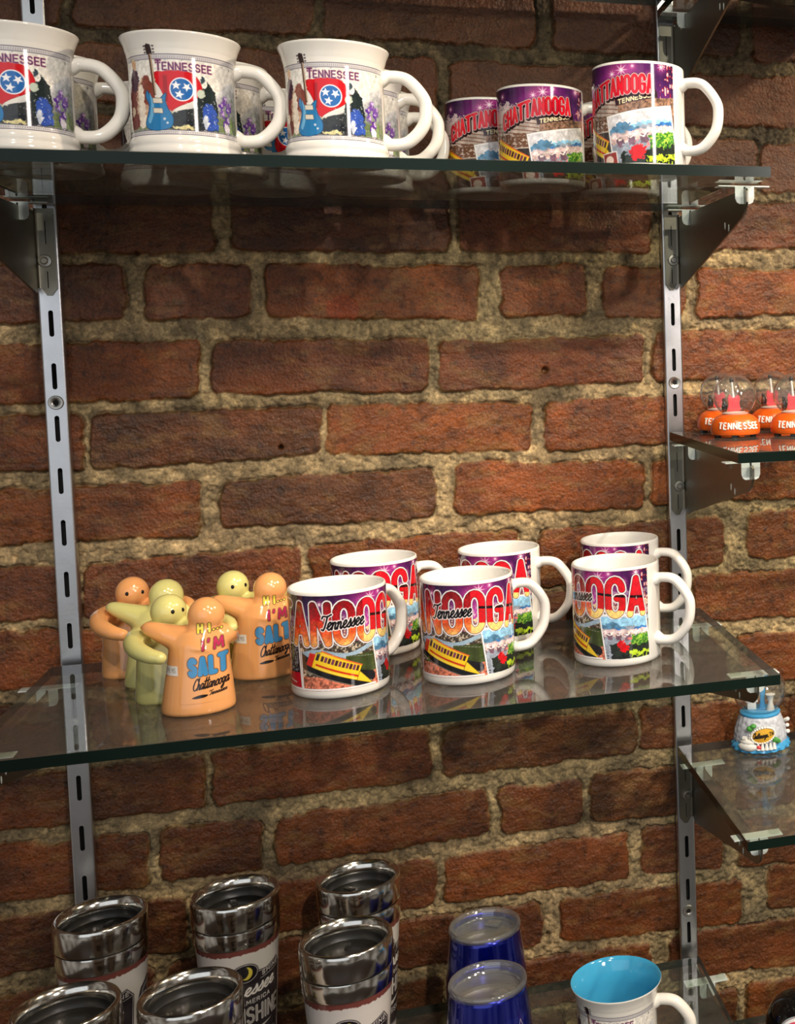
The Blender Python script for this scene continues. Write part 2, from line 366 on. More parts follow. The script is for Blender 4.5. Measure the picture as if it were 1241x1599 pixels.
# ------------------------------------------------------------------ the brick wall (structure)
BR=[(35,422,250,428,247,365,32,362),(261,429,473,431,471,363,258,364),(491,430,700,434,698,366,489,361),(716,433,960,439,959,364,715,362),(-164,416,24,423,21,362,-168,357),(-62,346,146,348,143,288,-65,291),(158,348,369,348,366,286,155,287),(382,346,603,347,601,288,379,285),(620,346,892,346,891,289,618,287),(-246,346,-73,345,-76,291,-249,292),(36,279,245,274,242,216,33,218),(256,274,475,275,473,217,253,216),(489,274,718,274,717,215,487,217),(721,268,975,278,974,218,720,213),(-153,275,24,279,21,218,-156,218),(-57,202,149,201,146,145,-61,144),(162,201,375,201,373,146,159,145),(384,201,594,202,593,144,382,147),(609,202,874,203,873,157,607,144),(-241,199,-69,201,-72,144,-244,144),(-129,133,64,134,61,77,-132,78),(80,135,177,132,175,77,77,79),(192,134,405,131,403,72,189,79),(426,131,519,134,517,76,424,76),(537,129,630,131,629,72,535,73),(643,127,889,126,888,79,641,71),(-283,133,-141,133,-145,78,-286,80),(-76,58,128,58,125,0,-79,0),(139,58,351,54,349,-3,136,3),(361,51,581,55,579,0,359,-3),(592,58,798,58,797,-1,591,1),(816,58,972,56,972,-2,815,-1),(-259,58,-88,58,-91,0,-263,3),(-167,-7,22,-12,19,-70,-171,-63),(27,-12,240,-12,238,-64,24,-68),(245,-12,455,-17,453,-70,243,-64),(468,-17,679,-14,678,-71,467,-71),(695,-14,954,-13,953,-76,693,-71),(-292,-5,-177,-7,-181,-63,-295,-60),(-86,-83,122,-85,119,-141,-89,-137),(138,-86,350,-83,348,-138,136,-136),(369,-78,577,-88,576,-141,367,-135),(585,-85,828,-89,827,-141,584,-139),(-268,-76,-98,-82,-101,-137,-271,-131),(13,-160,214,-158,211,-224,10,-216),(222,-158,435,-155,432,-224,220,-216),(457,-157,667,-156,665,-212,455,-223),(696,-153,970,-155,969,-220,695,-209),(-191,-153,2,-160,-1,-215,-195,-207),(-73,-221,143,-231,141,-291,-76,-280),(158,-231,359,-236,356,-297,155,-291),(373,-236,614,-220,612,-275,371,-297),(631,-221,900,-229,899,-288,629,-276),(-257,-213,-84,-220,-88,-279,-260,-269),(-130,-291,57,-302,55,-353,-133,-340),(71,-303,264,-304,262,-359,68,-354),(278,-304,487,-298,486,-352,276,-358),(503,-298,661,-300,660,-351,501,-352),(680,-298,951,-305,950,-361,679,-355),(-281,-280,-141,-290,-144,-338,-284,-327),(-102,-365,115,-367,112,-421,-105,-419),(122,-364,335,-366,333,-421,119,-421),(347,-366,560,-369,559,-421,345,-421),(565,-368,798,-380,797,-429,563,-419),(816,-381,967,-387,966,-435,815,-429),(-276,-353,-113,-365,-116,-418,-279,-407),(-148,-430,58,-439,55,-494,-152,-488),(69,-435,164,-441,161,-495,66,-492),(177,-442,393,-439,391,-492,174,-492),(405,-441,498,-444,496,-495,403,-494),(507,-439,748,-448,747,-506,505,-495),(766,-448,966,-463,965,-524,764,-507),(-299,-416,-159,-429,-162,-488,-302,-470),(-115,-502,89,-509,87,-567,-119,-563),(101,-510,334,-509,332,-560,99,-568),(343,-509,549,-511,547,-568,341,-562),(563,-508,658,-515,657,-571,562,-564),(677,-516,965,-542,964,-602,675,-572),(-294,-484,-126,-502,-129,-562,-297,-538),(-93,-584,55,-579,52,-639,-96,-635),(68,-578,280,-570,277,-627,66,-635),(292,-571,446,-578,444,-627,290,-628),(467,-576,681,-588,680,-643,465,-628),(712,-577,964,-602,964,-655,711,-631),(-150,-640,106,-650,103,-711,-153,-695),(119,-651,337,-641,335,-696,116,-714),(344,-641,570,-644,568,-700,341,-695),(591,-644,818,-647,817,-708,589,-697),(834,-648,964,-655,963,-717,833,-709),(24,-725,248,-707,245,-771,22,-782),(261,-704,467,-707,465,-767,258,-773),(482,-706,674,-720,673,-776,480,-770),(684,-717,945,-727,944,-793,683,-773),(271,-791,479,-785,477,-845,268,-855),(494,-784,741,-797,739,-857,492,-845),(757,-796,1016,-815,1015,-874,756,-856)]
def build_wall():
    xs = np.concatenate([np.arange(-1500, -140, 12.), np.arange(-140, 800, 1.3), np.arange(800, 2000, 12.)])
    zs = np.concatenate([np.arange(-1450, -850, 12.), np.arange(-850, 445, 1.3), np.arange(445, 1205, 12.)])
    bricks = [b for b in BR]
    rr = random.Random(5)
    def row(z0, z1, xa, xb, off):
        x = xa+off-230
        while x < xb:
            w = rr.choice([212, 212, 216, 205, 102]); a, b = max(x, xa), min(x+w, xb)
            if b-a > 15: bricks.append((a, z1, b, z1, b, z0, a, z0))
            x += w+13
    for k in range(12): row(433+k*72, 433+k*72+60, -1510, 2010, (k % 2)*110)
    for k in range(9): row(-930-k*72, -930-k*72+60, -1510, 2010, (k % 2)*110)
    for k in range(19): row(-860+k*71, -860+k*71+60, -1510, -305, (k % 2)*110); row(-872+k*71, -872+k*71+60, 1022, 2010, (k % 2)*110)
    nx, nz = len(xs), len(zs); X, Z = np.meshgrid(xs, zs)
    # noise sampled on true coordinates
    def N(cell, seed, oc=3, ax=1.):
        g = fbm(int(2700/1.3), int(3600/1.3), cell/1.3, seed, oc)
        i = np.clip(((zs+1460)/1.3).astype(int), 0, g.shape[0]-1); j = np.clip(((xs+1520)/1.3/ax).astype(int), 0, g.shape[1]-1)
        return g[i][:, j]
    n1, n2, n3, n4 = N(26, 1), N(7, 2), N(60, 3), N(3.2, 4, 1)
    n5, n6 = N(14, 9), N(22, 12)
    Xw = X+(n1-.5)*9+(n2-.5)*4.5; Zw = Z+(N(34, 23)-.5)*6+(n5-.5)*4+(N(6, 21)-.5)*4
    D = np.full((nz, nx), 50.); ID = np.full((nz, nx), -1)
    for k, b in enumerate(bricks):
        x0, x1 = min(b[0], b[6]), max(b[2], b[4]); z0, z1 = min(b[5], b[7]), max(b[1], b[3])
        j0, j1 = np.searchsorted(xs, x0-14), np.searchsorted(xs, x1+14); i0, i1 = np.searchsorted(zs, z0-14), np.searchsorted(zs, z1+14)
        if i1 <= i0 or j1 <= j0: continue
        x = Xw[i0:i1, j0:j1]; z = Zw[i0:i1, j0:j1]
        t = np.clip((x-b[0])/(b[2]-b[0]), 0, 1); top = b[1]+(b[3]-b[1])*t; bot = b[7]+(b[5]-b[7])*t
        s = np.clip((z-b[7])/(b[1]-b[7]), 0, 1); lf = b[6]+(b[0]-b[6])*s; rt = b[4]+(b[2]-b[4])*s
        dx = np.maximum(lf-x, x-rt); dz = np.maximum(bot-z, z-top); rc = 9.
        d = np.hypot(np.maximum(dx+rc, 0), np.maximum(dz+rc, 0))+np.minimum(np.maximum(dx+rc, dz+rc), 0)-rc
        S = D[i0:i1, j0:j1]; mk = d < S; S[mk] = d[mk]; ID[i0:i1, j0:j1][mk] = k
    R = np.random.RandomState(3); nb = len(bricks)
    rnd = R.rand(nb, 4); idc = np.maximum(ID, 0)
    mask = np.clip(.5-D/1.6, 0, 1)
    face = (rnd[idc, 0]-.5)*2.2+(n3-.5)*3+(n2-.5)*1.3+(N(5, 33, 3, 3.)-.5)*.7+(n4-.5)*.5
    mort = 2.6+(n5-.5)*6+(n2-.5)*4.5+(n4-.5)*2.6+np.clip(N(4.2, 35, 2)-.62, 0, 1)*12
    edge = np.clip((-D)/3, 0, 1); face = face+(1-edge)**2*.9
    crack = np.exp(-((D-.4)/1.0)**2)*np.clip((n6-.40)*7, 0, 1)*(3+3*(Zw < Z+9))
    Yv = 10+face*mask+mort*(1-mask)+crack
    # drilled plug holes and mortar blob
    for (hx, hz, hr) in ((470.2, 17.7, 3.3), (198.6, -54, 2.2), (451.4, -616.2, 3.6), (74.8, 143.8, 2.0)):
        q = np.hypot(X-hx, Z-hz); Yv = Yv+np.clip((hr+.7-q)/1.2, 0, 1)*9
    # colour of the fired clay and of the lime mortar
    pal = np.array([(148, 78, 50), (138, 72, 48), (154, 82, 48), (130, 70, 50), (144, 80, 56), (152, 78, 42), (118, 68, 48)], float)
    col = pal[(rnd[idc, 1]*7).astype(int)]*(.9+.2*rnd[idc, 2])[..., None]
    m1 = N(34, 41, 5); m2 = N(9, 51, 3); m3 = N(70, 61, 3)
    col = col*(.72+.56*m1)[..., None]*(.82+.36*N(7, 44, 4, 4.))[..., None]
    dk = np.clip((N(6, 52, 4)-.58)*4, 0, 1)[..., None]; col = col*(1-.3*dk)
    og = np.clip((m3-.56)*5, 0, 1)[..., None]*.45; col = col*(1-og)+og*np.array((178, 88, 44.))
    pale = np.clip((N(9, 77, 5, 2.)-.56)*6, 0, 1)[..., None]*.38; col = col*(1-pale)+pale*np.array((186, 142, 112.))
    rim = (np.clip(1+D/3.5, 0, 1)*np.clip((n5-.5)*5, 0, 1))[..., None]*.5; col = col*(1-rim)+rim*np.array((170, 148, 120.))
    # old cold-painted upper courses are duller and more purple
    up = np.clip((Z-195)/35, 0, 1)[..., None]; col = col*(1-up*.6)+up*.6*np.array((122, 74, 62.))*(.8+.4*m1)[..., None]
    pt = np.clip((17-np.hypot(X-265, (Z-88)*1.15)+(n5-.5)*8)/2, 0, 1)[..., None]; col = col*(1-pt)+pt*np.array((190, 84, 48.))
    mc = np.array((186, 168, 132.))*(.66+.6*N(16, 81, 4))[..., None]*(.82+.36*n4)[..., None]*(.86+.28*n2)[..., None]
    grime = np.clip((N(48, 91, 4)-.54)*5, 0, 1)[..., None]*.5; mc = mc*(1-grime)+grime*np.array((92, 84, 70.))
    mc = mc*(1-up*.35)
    c = col*np.array((.73, .745, .54))*mask[..., None]+mc*np.array((.86, .82, .76))*(1-mask[..., None]); c = np.clip(c, 0, 255)/255; c = np.where(c <= .04045, c/12.92, ((c+.055)/1.055)**2.4)
    idx = np.arange(nx*nz).reshape(nz, nx)
    q = np.stack([idx[:-1, :-1], idx[:-1, 1:], idx[1:, 1:], idx[1:, :-1]], -1).reshape(-1, 4); nf = len(q)
    me = bpy.data.meshes.new('wall_back'); me.vertices.add(nx*nz)
    me.vertices.foreach_set('co', (np.stack([X, Yv, Z], -1).reshape(-1, 3)*MM).ravel().astype(np.float32))
    me.loops.add(nf*4); me.loops.foreach_set('vertex_index', q.ravel().astype(np.int32))
    me.polygons.add(nf); me.polygons.foreach_set('loop_start', (np.arange(nf)*4).astype(np.int32)); me.update(calc_edges=True)
    at = me.color_attributes.new('art', 'FLOAT_COLOR', 'POINT')
    at.data.foreach_set('color', np.concatenate([c.reshape(-1, 3), mask.reshape(-1, 1)], 1).ravel().astype(np.float32))
    m = bpy.data.materials.new('old_brick_and_mortar'); m.use_nodes = True; nt = m.node_tree; b = nt.nodes['Principled BSDF']; N_ = nt.nodes.new
    a = N_('ShaderNodeVertexColor'); a.layer_name = 'art'; tc = N_('ShaderNodeTexCoord')
    f1 = N_('ShaderNodeTexNoise'); f1.inputs['Scale'].default_value = 420; f1.inputs['Detail'].default_value = 6
    nt.links.new(tc.outputs['Object'], f1.inputs['Vector'])
    mr = N_('ShaderNodeMapRange'); mr.inputs[1].default_value = .3; mr.inputs[2].default_value = .7; mr.inputs[3].default_value = .66; mr.inputs[4].default_value = 1.32
    nt.links.new(f1.outputs['Fac'], mr.inputs[0])
    mu = N_('ShaderNodeVectorMath'); mu.operation = 'SCALE'; nt.links.new(a.outputs['Color'], mu.inputs[0]); nt.links.new(mr.outputs[0], mu.inputs['Scale'])
    nt.links.new(mu.outputs[0], b.inputs['Base Color'])
    rr_ = N_('ShaderNodeMapRange'); rr_.inputs[3].default_value = .8; rr_.inputs[4].default_value = .4; nt.links.new(a.outputs['Alpha'], rr_.inputs[0]); nt.links.new(rr_.outputs[0], b.inputs['Roughness'])
    f2 = N_('ShaderNodeTexNoise'); f2.inputs['Scale'].default_value = 260; f2.inputs['Detail'].default_value = 8; f2.inputs['Roughness'].default_value = .65
    nt.links.new(tc.outputs['Object'], f2.inputs['Vector'])
    bp = N_('ShaderNodeBump'); bp.inputs['Strength'].default_value = .8; bp.inputs['Distance'].default_value = .0016
    f3 = N_('ShaderNodeTexVoronoi'); f3.inputs['Scale'].default_value = 330; nt.links.new(tc.outputs['Object'], f3.inputs['Vector'])
    ad = N_('ShaderNodeMath'); ad.operation = 'MULTIPLY_ADD'; ad.inputs[1].default_value = .45; nt.links.new(f3.outputs['Distance'], ad.inputs[0]); nt.links.new(f2.outputs['Fac'], ad.inputs[2])
    nt.links.new(ad.outputs[0], bp.inputs['Height']); nt.links.new(bp.outputs['Normal'], b.inputs['Normal'])
    b.inputs['Specular IOR Level'].default_value = .4
    o = link('wall_back', me, m); o['kind'] = 'structure'; return o
build_wall()
bm = bmesh.new(); box(bm, -1500, 2000, -2600, 30, -1460, -1450)
o = fin('floor', bm, mat('dark_wood_floor', (70, 50, 36), .4, vary=.3, ncol=8), smooth=False); o['kind'] = 'structure'
bm = bmesh.new(); box(bm, -1500, 2000, -2600, 30, 1205, 1215)
o = fin('ceiling', bm, mat('dark_ceiling', (60, 52, 46), .7, vary=.3, ncol=4), smooth=False); o['kind'] = 'structure'
# ------------------------------------------------------------------ shelving hardware
ZT, ZM, ZB, Z0 = 197.9, -254.0, -657.1, 409.0
Z1, Z2, Z3, Z4 = -54.2, -409.7, 404.5, -742.0
GT = 9.5; XR = 612.0
def standard(x, label):
    t = thing('slotted_standard', label, 'shelf standard', (x, 0, 0))
    bm = bmesh.new()
    for s in (-1, 1):
        box(bm, min(s*2.1, s*8.4), max(s*2.1, s*8.4), 0, 1.6, -1400, 1150)
        prism(bm, [(s*8.4, 0), (s*9.2, .25), (s*9.75, .8), (s*10, 1.8), (s*10, 9.5), (s*8.6, 9.5), (s*8.4, 1.6)], 'Z', -1400, 1150)
    for k in range(-28, 23):
        z0 = 25.4+50.8*k+12.7; z1 = z0+25.4-0.0
        a = [(2.1*math.cos(q), z0-2.1+2.1*math.sin(q)) for q in [PI*i/6 for i in range(0, 7)]]
        b = [(2.1*math.cos(q), z1+2.1+2.1*math.sin(q)) for q in [PI+PI*i/6 for i in range(0, 7)]]
        prism(bm, a[::-1]+b[::-1], 'Y', 0, 1.6)
    fin('channel', bm, M_steel, t, angle=45)
    bm = bmesh.new(); box(bm, -8, 8, 6, 6.5, -1400, 1150); fin('slot_shade_sheet', bm, M_dark, t, smooth=False)  # dark sheet added behind the slots as the shade inside the channel
    for z in (0, -609.6, 609.6):
        bm = bmesh.new()
        lathe(bm, [(2.6, .6), (4, 1.4), (6.2, 1.5), (6.9, .6), (6.9, -.2), (2.6, -.2)], 28, close=True)
        bmesh.ops.rotate(bm, verts=bm.verts[:], cent=(0, 0, 0), matrix=Matrix.Rotation(PI/2, 3, 'X'))
        bmesh.ops.translate(bm, verts=bm.verts[:], vec=(0, 0, z*MM)); o = fin('screw_ring', bm, M_bolt, t)
        bm = bmesh.new(); lathe(bm, [(0, .5), (3, .5), (3, -.3), (0, -.3)], 20)
        bmesh.ops.rotate(bm, verts=bm.verts[:], cent=(0, 0, 0), matrix=Matrix.Rotation(PI/2, 3, 'X'))
        bmesh.ops.translate(bm, verts=bm.verts[:], vec=(0, 0, z*MM)); fin('screw_recess', bm, M_dark, o)
    return t
standard(0, 'long slotted silver metal standard on the brick wall at the left of the shelves')
standard(XR, 'long slotted silver metal standard at the right, between the two bays of glass shelves')

def glass(name_label, x0, x1, yf, yb, zt):
    bm = bmesh.new(); fs = box(bm, x0, x1, yf, yb, zt-GT, zt)
    for f in fs[:4]: f.material_index = 1
    bmesh.ops.bevel(bm, geom=[e for e in bm.edges if abs(e.verts[0].co.z-e.verts[1].co.z) < 1e-6 and e.verts[0].co.z > (zt-1)*MM], offset=.5*MM, segments=1, affect='EDGES', material=0)
    o = fin('glass_shelf', bm, [M_glass, M_edge], smooth=False)
    tag(o, name_label, 'shelf', 'glass shelves on the wall'); return o
YF = -304.0; YB = -14.7
glass('clear glass shelf holding the white and the purple mugs across the top', -14, 632, YF, YB, ZT)
glass('clear glass shelf in the middle holding the salt shakers and purple mugs', -14, 631, YF, YB, ZM)
glass('clear glass shelf along the bottom under the steel tumblers', -14, 619.6, YF, YB, ZB)
glass('clear glass shelf whose back edge shows above the purple mugs at the top edge', -14, 600, YF, YB, Z0+GT)
glass('short-cut clear glass shelf at right holding the orange snow globes', 601.5, 1250, -286, YB, Z1)
glass('clear glass shelf at lower right holding the blue snow globe', 601, 1250, -290, YB, Z2)
glass('clear glass shelf at the top right corner carrying the dark flat box', 600, 1250, -290, YB, Z3)
glass('clear glass shelf at the bottom right corner under the glossy black ball', 640, 1250, -290, YB, Z4)

def bracket(x, zt, s, label):
    """s = +1: plate bends off the right side of the standard; -1: off its left side"""
    t = thing('shelf_bracket', label, 'shelf bracket', (x, 0, zt), 0, 'steel brackets carrying the glass shelves')
    a, b = (s*8, s*10)
    bm = bmesh.new()
    prism(bm, [(-3, -14.5), (-266, -14.5), (-268, -17), (-268, -27), (-262, -34), (-252, -40), (-10, -93), (-3, -90)], 'X', min(a, b), max(a, b), .4)
    fin('plate', bm, M_plate, t, angle=30)
    bm = bmesh.new()
    c = s*5.5
    pts = [(-s*7.5, -1.2), (-s*7.5, -3.2)]+[(c+s*4.5*math.sin(q), -7.7+4.5*math.cos(q)) for q in [PI/2*i/6 for i in range(7)]]
    pts += [(c+s*2.5*math.sin(q), -5.7-2+4.5*0+2.5*math.cos(q)) for q in [PI/2*i/6 for i in range(6, -1, -1)]]
    pts = [(-s*7.5, -3.2)]+[(c+s*4.5*math.sin(q), -7.7+4.5*math.cos(q)) for q in [PI/2*i/6 for i in range(7)]]+[(c+s*3.0*math.sin(q), -7.7+3.0*math.cos(q)) for q in [PI/2*i/6 for i in range(6, -1, -1)]]+[(-s*7.5, -4.7)]
    pts = [(p[0], p[1]+2.6) for p in pts]
    prism(bm, pts, 'Z', -88, -12)
    prism(bm, [(-s*7.5, -88), (c, -88), (s*1.5, -95), (-s*2.5, -95)], 'Y', -2.1, -.6)
    f = fin('mounting_flange', bm, M_plate, t, angle=30)
    bm = bmesh.new()
    bm.free()
    for z0, z1 in ((-46, -24), (-88, -72)): bm = bmesh.new(); box(bm, -.4, .4, -2.35, -1.2, z0, z1); fin('slot_line', bm, M_dark, f, smooth=False)
    bm = bmesh.new(); lathe(bm, [(0, 4.6), (2.6, 4.6), (3.2, 3.8), (3.2, 2.2), (5.6, 2.0), (6, 1.4), (6, 0), (0, 0)], 24)
    bmesh.ops.rotate(bm, verts=bm.verts[:], cent=(0, 0, 0), matrix=Matrix.Rotation(PI/2, 3, 'X'))
    bmesh.ops.translate(bm, verts=bm.verts[:], vec=Vector((s*1.5, -2.1, -62))*MM); fin('bolt', bm, M_bolt, t)
    for yy, zz in ((-195, -42), (-208, -45)):  # pale nubs stand for small plate holes with light showing through
        for e in (-1, 1):
            bm = bmesh.new(); ellipsoid(bm, (s*9+e*1.1, yy, zz), (.5, 1.6, 3.4), 12, 8); fin('bright_hole_nub', bm, M_clip, t)
    for yc in (-48, -252):
        bm = bmesh.new()
        box(bm, s*9-24, s*9+24, yc-7, yc+7, -12.6, -11.4, .3)
        for e in (-1, 1):
            prism(bm, [(s*9+e*.9+s*0, -12), (s*9+e*9, -12), (s*9+e*9, -23), (s*9+e*7.6, -26.5), (s*9+e*5, -28), (s*9+e*.9, -28)], 'Y', yc-7.6, yc-6.4)
            box(bm, s*9+e*1.6-.5, s*9+e*1.6+.5, yc-7, yc+7, -26, -12)
        k = fin('glass_clip', bm, M_clip, t, smooth=False)
        for e in (-1, 1):
            bm = bmesh.new(); lathe(bm, [(0, -9.6), (5, -9.6), (5.4, -10.4), (5.4, -11.4), (3.6, -12.7), (3.4, -18), (0, -18.3)], 20, s*9+e*17, yc)
            fin('rubber_pad', bm, M_pad, k)
    return t
bracket(0, ZT, -1, 'grey steel bracket under the left end of the top mug shelf')
bracket(XR, ZT, 1, 'grey steel bracket under the right end of the top mug shelf')
bracket(0, ZM, -1, 'grey steel bracket under the left end of the middle shelf by the salt shakers')
bracket(XR, ZM, 1, 'grey steel bracket under the right end of the middle shelf, before the blue snow globe')
bracket(0, ZB, -1, 'grey steel bracket under the left end of the bottom shelf behind the tumblers')
bracket(XR-2.5, ZB, 1, 'grey steel bracket under the bottom shelf beside the mug with turquoise inside')
bracket(XR, Z1, 1, 'grey steel bracket under the shelf of orange snow globes')
bracket(XR, Z2, 1, 'grey steel bracket under the shelf of the blue snow globe')
bracket(XR, Z3+.1, 1, 'grey steel bracket reaching down from the top edge above the tallest purple mug')
# dark flat box lying on the top right shelf
bm = bmesh.new(); box(bm, -105, 85, -115, 95, 0, 46, 2)
o = fin('storage_box', bm, mat('dark_grey_board', (46, 50, 52), .6, bump=.3, bscale=120), smooth=False)
o.location = Vector((778, -132, Z3))*MM; o.rotation_euler = (0, 0, .385)
tag(o, 'dark grey flat box seen from below on the glass shelf in the top right corner', 'box')

# ------------------------------------------------------------------ printed artwork
def fire(a, seed=3):
    n = fbm(a.h, a.w, 14, seed, 4); n2 = fbm(a.h, a.w, 5, seed+5, 3)
    t = np.clip((a.V-47)/36+(n-.5)*.35, 0, 1)[..., None]
    c = np.where(t > .62, np.array((190, 26, 34.))*(1-(t-.62)*.8), np.where(t > .3, np.array((236, 96, 44.))+(t-.3)*np.array((-110, -190, -40.)), np.array((252, 186, 104.))+t*np.array((-55, -300, -200.))))
    c = c*(.72+.5*n2)[..., None]
    g = (a.U > 56)[..., None]
    t2 = (a.V+(a.U-70)*.12)[..., None]
    cg = np.where(t2 > 70, np.array((214, 26, 40.)), np.where(t2 > 67.5, np.array((36, 10, 16.)), np.where(t2 > 55, np.array((206, 28, 36.)), np.array((246, 214, 130.)))))*(.84+.3*n2)[..., None]
    return np.where(g, cg, c)
def bridge_card(a, p0, ex, ey, top=.04):
    """postcard of an arched bridge over the river; p0 lower left corner, ex/ey edge vectors"""
    det = ex[0]*ey[1]-ex[1]*ey[0]
    S = ((a.U-p0[0])*ey[1]-(a.V-p0[1])*ey[0])/det; T = ((a.V-p0[1])*ex[0]-(a.U-p0[0])*ex[1])/det
    L = math.hypot(*ex); Hh = math.hypot(*ey)
    d = np.maximum(np.maximum(-S, S-1)*L, np.maximum(-T, T-1)*Hh)
    a.put(a.al(d-1.5), (60, 58, 60)); a.put(a.al(d-1.3), (244, 244, 244))
    n = fbm(a.h, a.w, 8, 31, 4); n2 = fbm(a.h, a.w, 3, 37, 2)
    m = (d < 0).astype(float); S = S+(fbm(a.h, a.w, 6, 61, 3)-.5)*.09; T = T+(fbm(a.h, a.w, 6, 62, 3)-.5)*.09
    def lay(cond, col, k=1): a.put(m*cond*k, np.array(col, float)*(.7+.6*n)[..., None])
    lay(T > -1, (150, 160, 176)); lay(T > .74, (150, 205, 240)); lay(T > 1-top, (226, 226, 232))
    lay(((T > .7) & (T < .7+.16*np.clip(1.1-abs(S-.2)*3.5, 0, 1))), (86, 134, 170)); lay((abs(T-.68-.05*np.sin(S*9)) < .03) & (S > .3), (60, 120, 190))
    lay((T > .58) & (T < .68), (222, 196, 200))
    lay((T > .5) & (T < .6) & (np.sin(S*34) > .55), (232, 200, 196)); lay((T > .44) & (T < .6) & (S < .6) & (np.sin(S*34) < .3), (120, 92, 110))
    lay((abs(T-.60-.04*np.sin(S*34)) < .016), (250, 236, 230))
    lay((T < .5) & (S > .35) & (n > .52) & (T > .3), (226, 120, 120))
    lay((T < .56+.1*(n-.5)) & (S > .58) & (T > .2), (60, 124, 46)); lay((T < .56) & (S > .58) & (T > .2) & (n2 > .6), (150, 190, 70))
    lay((T < .34+.2*(n-.5)) & (S > .12), (38, 46, 40)); lay((np.hypot((S-.38)*1.1, T-.3) < .13+.08*(n2-.5)), (206, 24, 32))
    lay((T < .2-.05*(S-.5)) & (S > .5) & (n > .4), (176, 206, 50)); lay((T < .1) & (n2 < .55), (30, 34, 32))
def cable_car(a, ox, oy, sc_, ang):
    ca, sa = math.cos(ang), math.sin(ang)
    def P(x, y): return (ox+(x*ca-y*sa)*sc_, oy+(x*sa+y*ca)*sc_)
    a.line([P(-20, -5), P(50, -5)], 4.5*sc_, (26, 26, 30)); a.line([P(-20, -7.5), P(52, -7.5)], .8, (120, 110, 100))
    a.poly([P(0, -3), P(0, 9), P(6, 12), P(36, 9), P(36, -3)], (248, 206, 40), (40, 20, 10), .3)
    a.poly([P(-5, -3), P(-5, 7), P(0, 8), P(0, -3)], (206, 40, 30))
    a.line([P(4, 11.5), P(36, 9)], 1.2, (232, 112, 50))
    for i in range(11): a.poly([P(5+i*2.75, 4), P(5+i*2.75, 8.3), P(7+i*2.75, 8.1), P(7+i*2.75, 4)], (120, 60, 90) if i % 2 else (70, 36, 40))
    a.poly([P(1, 3.5), P(1, 9), P(3.4, 9.5), P(3.4, 3.5)], (50, 40, 40))
    a.line([P(3, .2), P(36, .2)], 1.6, (200, 40, 26)); a.line([P(3, -2), P(36, -2)], .9, (250, 226, 90))
    a.poly([P(36, -3), P(36, 4), P(44, 0), P(50, -3)], (244, 206, 50), (40, 30, 20), .3)
def sky(a, vlo):
    n = fbm(a.h, a.w, 30, 8, 5); n2 = fbm(a.h, a.w, 7, 18, 4)
    g = np.exp(-((a.U-62)/26)**2)[..., None]; t = np.clip((92-a.V)/34, 0, 1)[..., None]
    c = np.array((44, 20, 66.))*(1-g)+np.array((104, 24, 92.))*g+t*np.array((70, 34, 62.))*(.4+.9*g)
    a.im = np.where((a.V > vlo)[..., None], c*(.65+.7*n)[..., None], a.im)
    for i, (su, sv, r) in enumerate([(64, 85, 7), (55, 82, 4.5), (100, 88, 5), (88, 80, 3), (20, 83, 3.5), (-30, 80, 4), (-70, 84, 4), (74, 88, 3)]):
        q = np.hypot(a.U-su, a.V-sv); th = np.arctan2(a.V-sv, a.U-su)
        a.put(np.clip(1-q/(r*2.2), 0, 1)**2*.75, (226, 90, 170))
        a.put(np.clip(1-q/(r*(.35+.65*np.abs(np.cos(th*4+i))**6)), 0, 1)*1.3, (255, 240, 250))
    m = (a.U > 98) & (a.V > 44) & (n2 > .5) & (np.sin(a.U*2.2) > -.2); a.put(m*.85, (150, 22, 36)); a.put((m & (n2 > .62))*.9, (250, 190, 190))
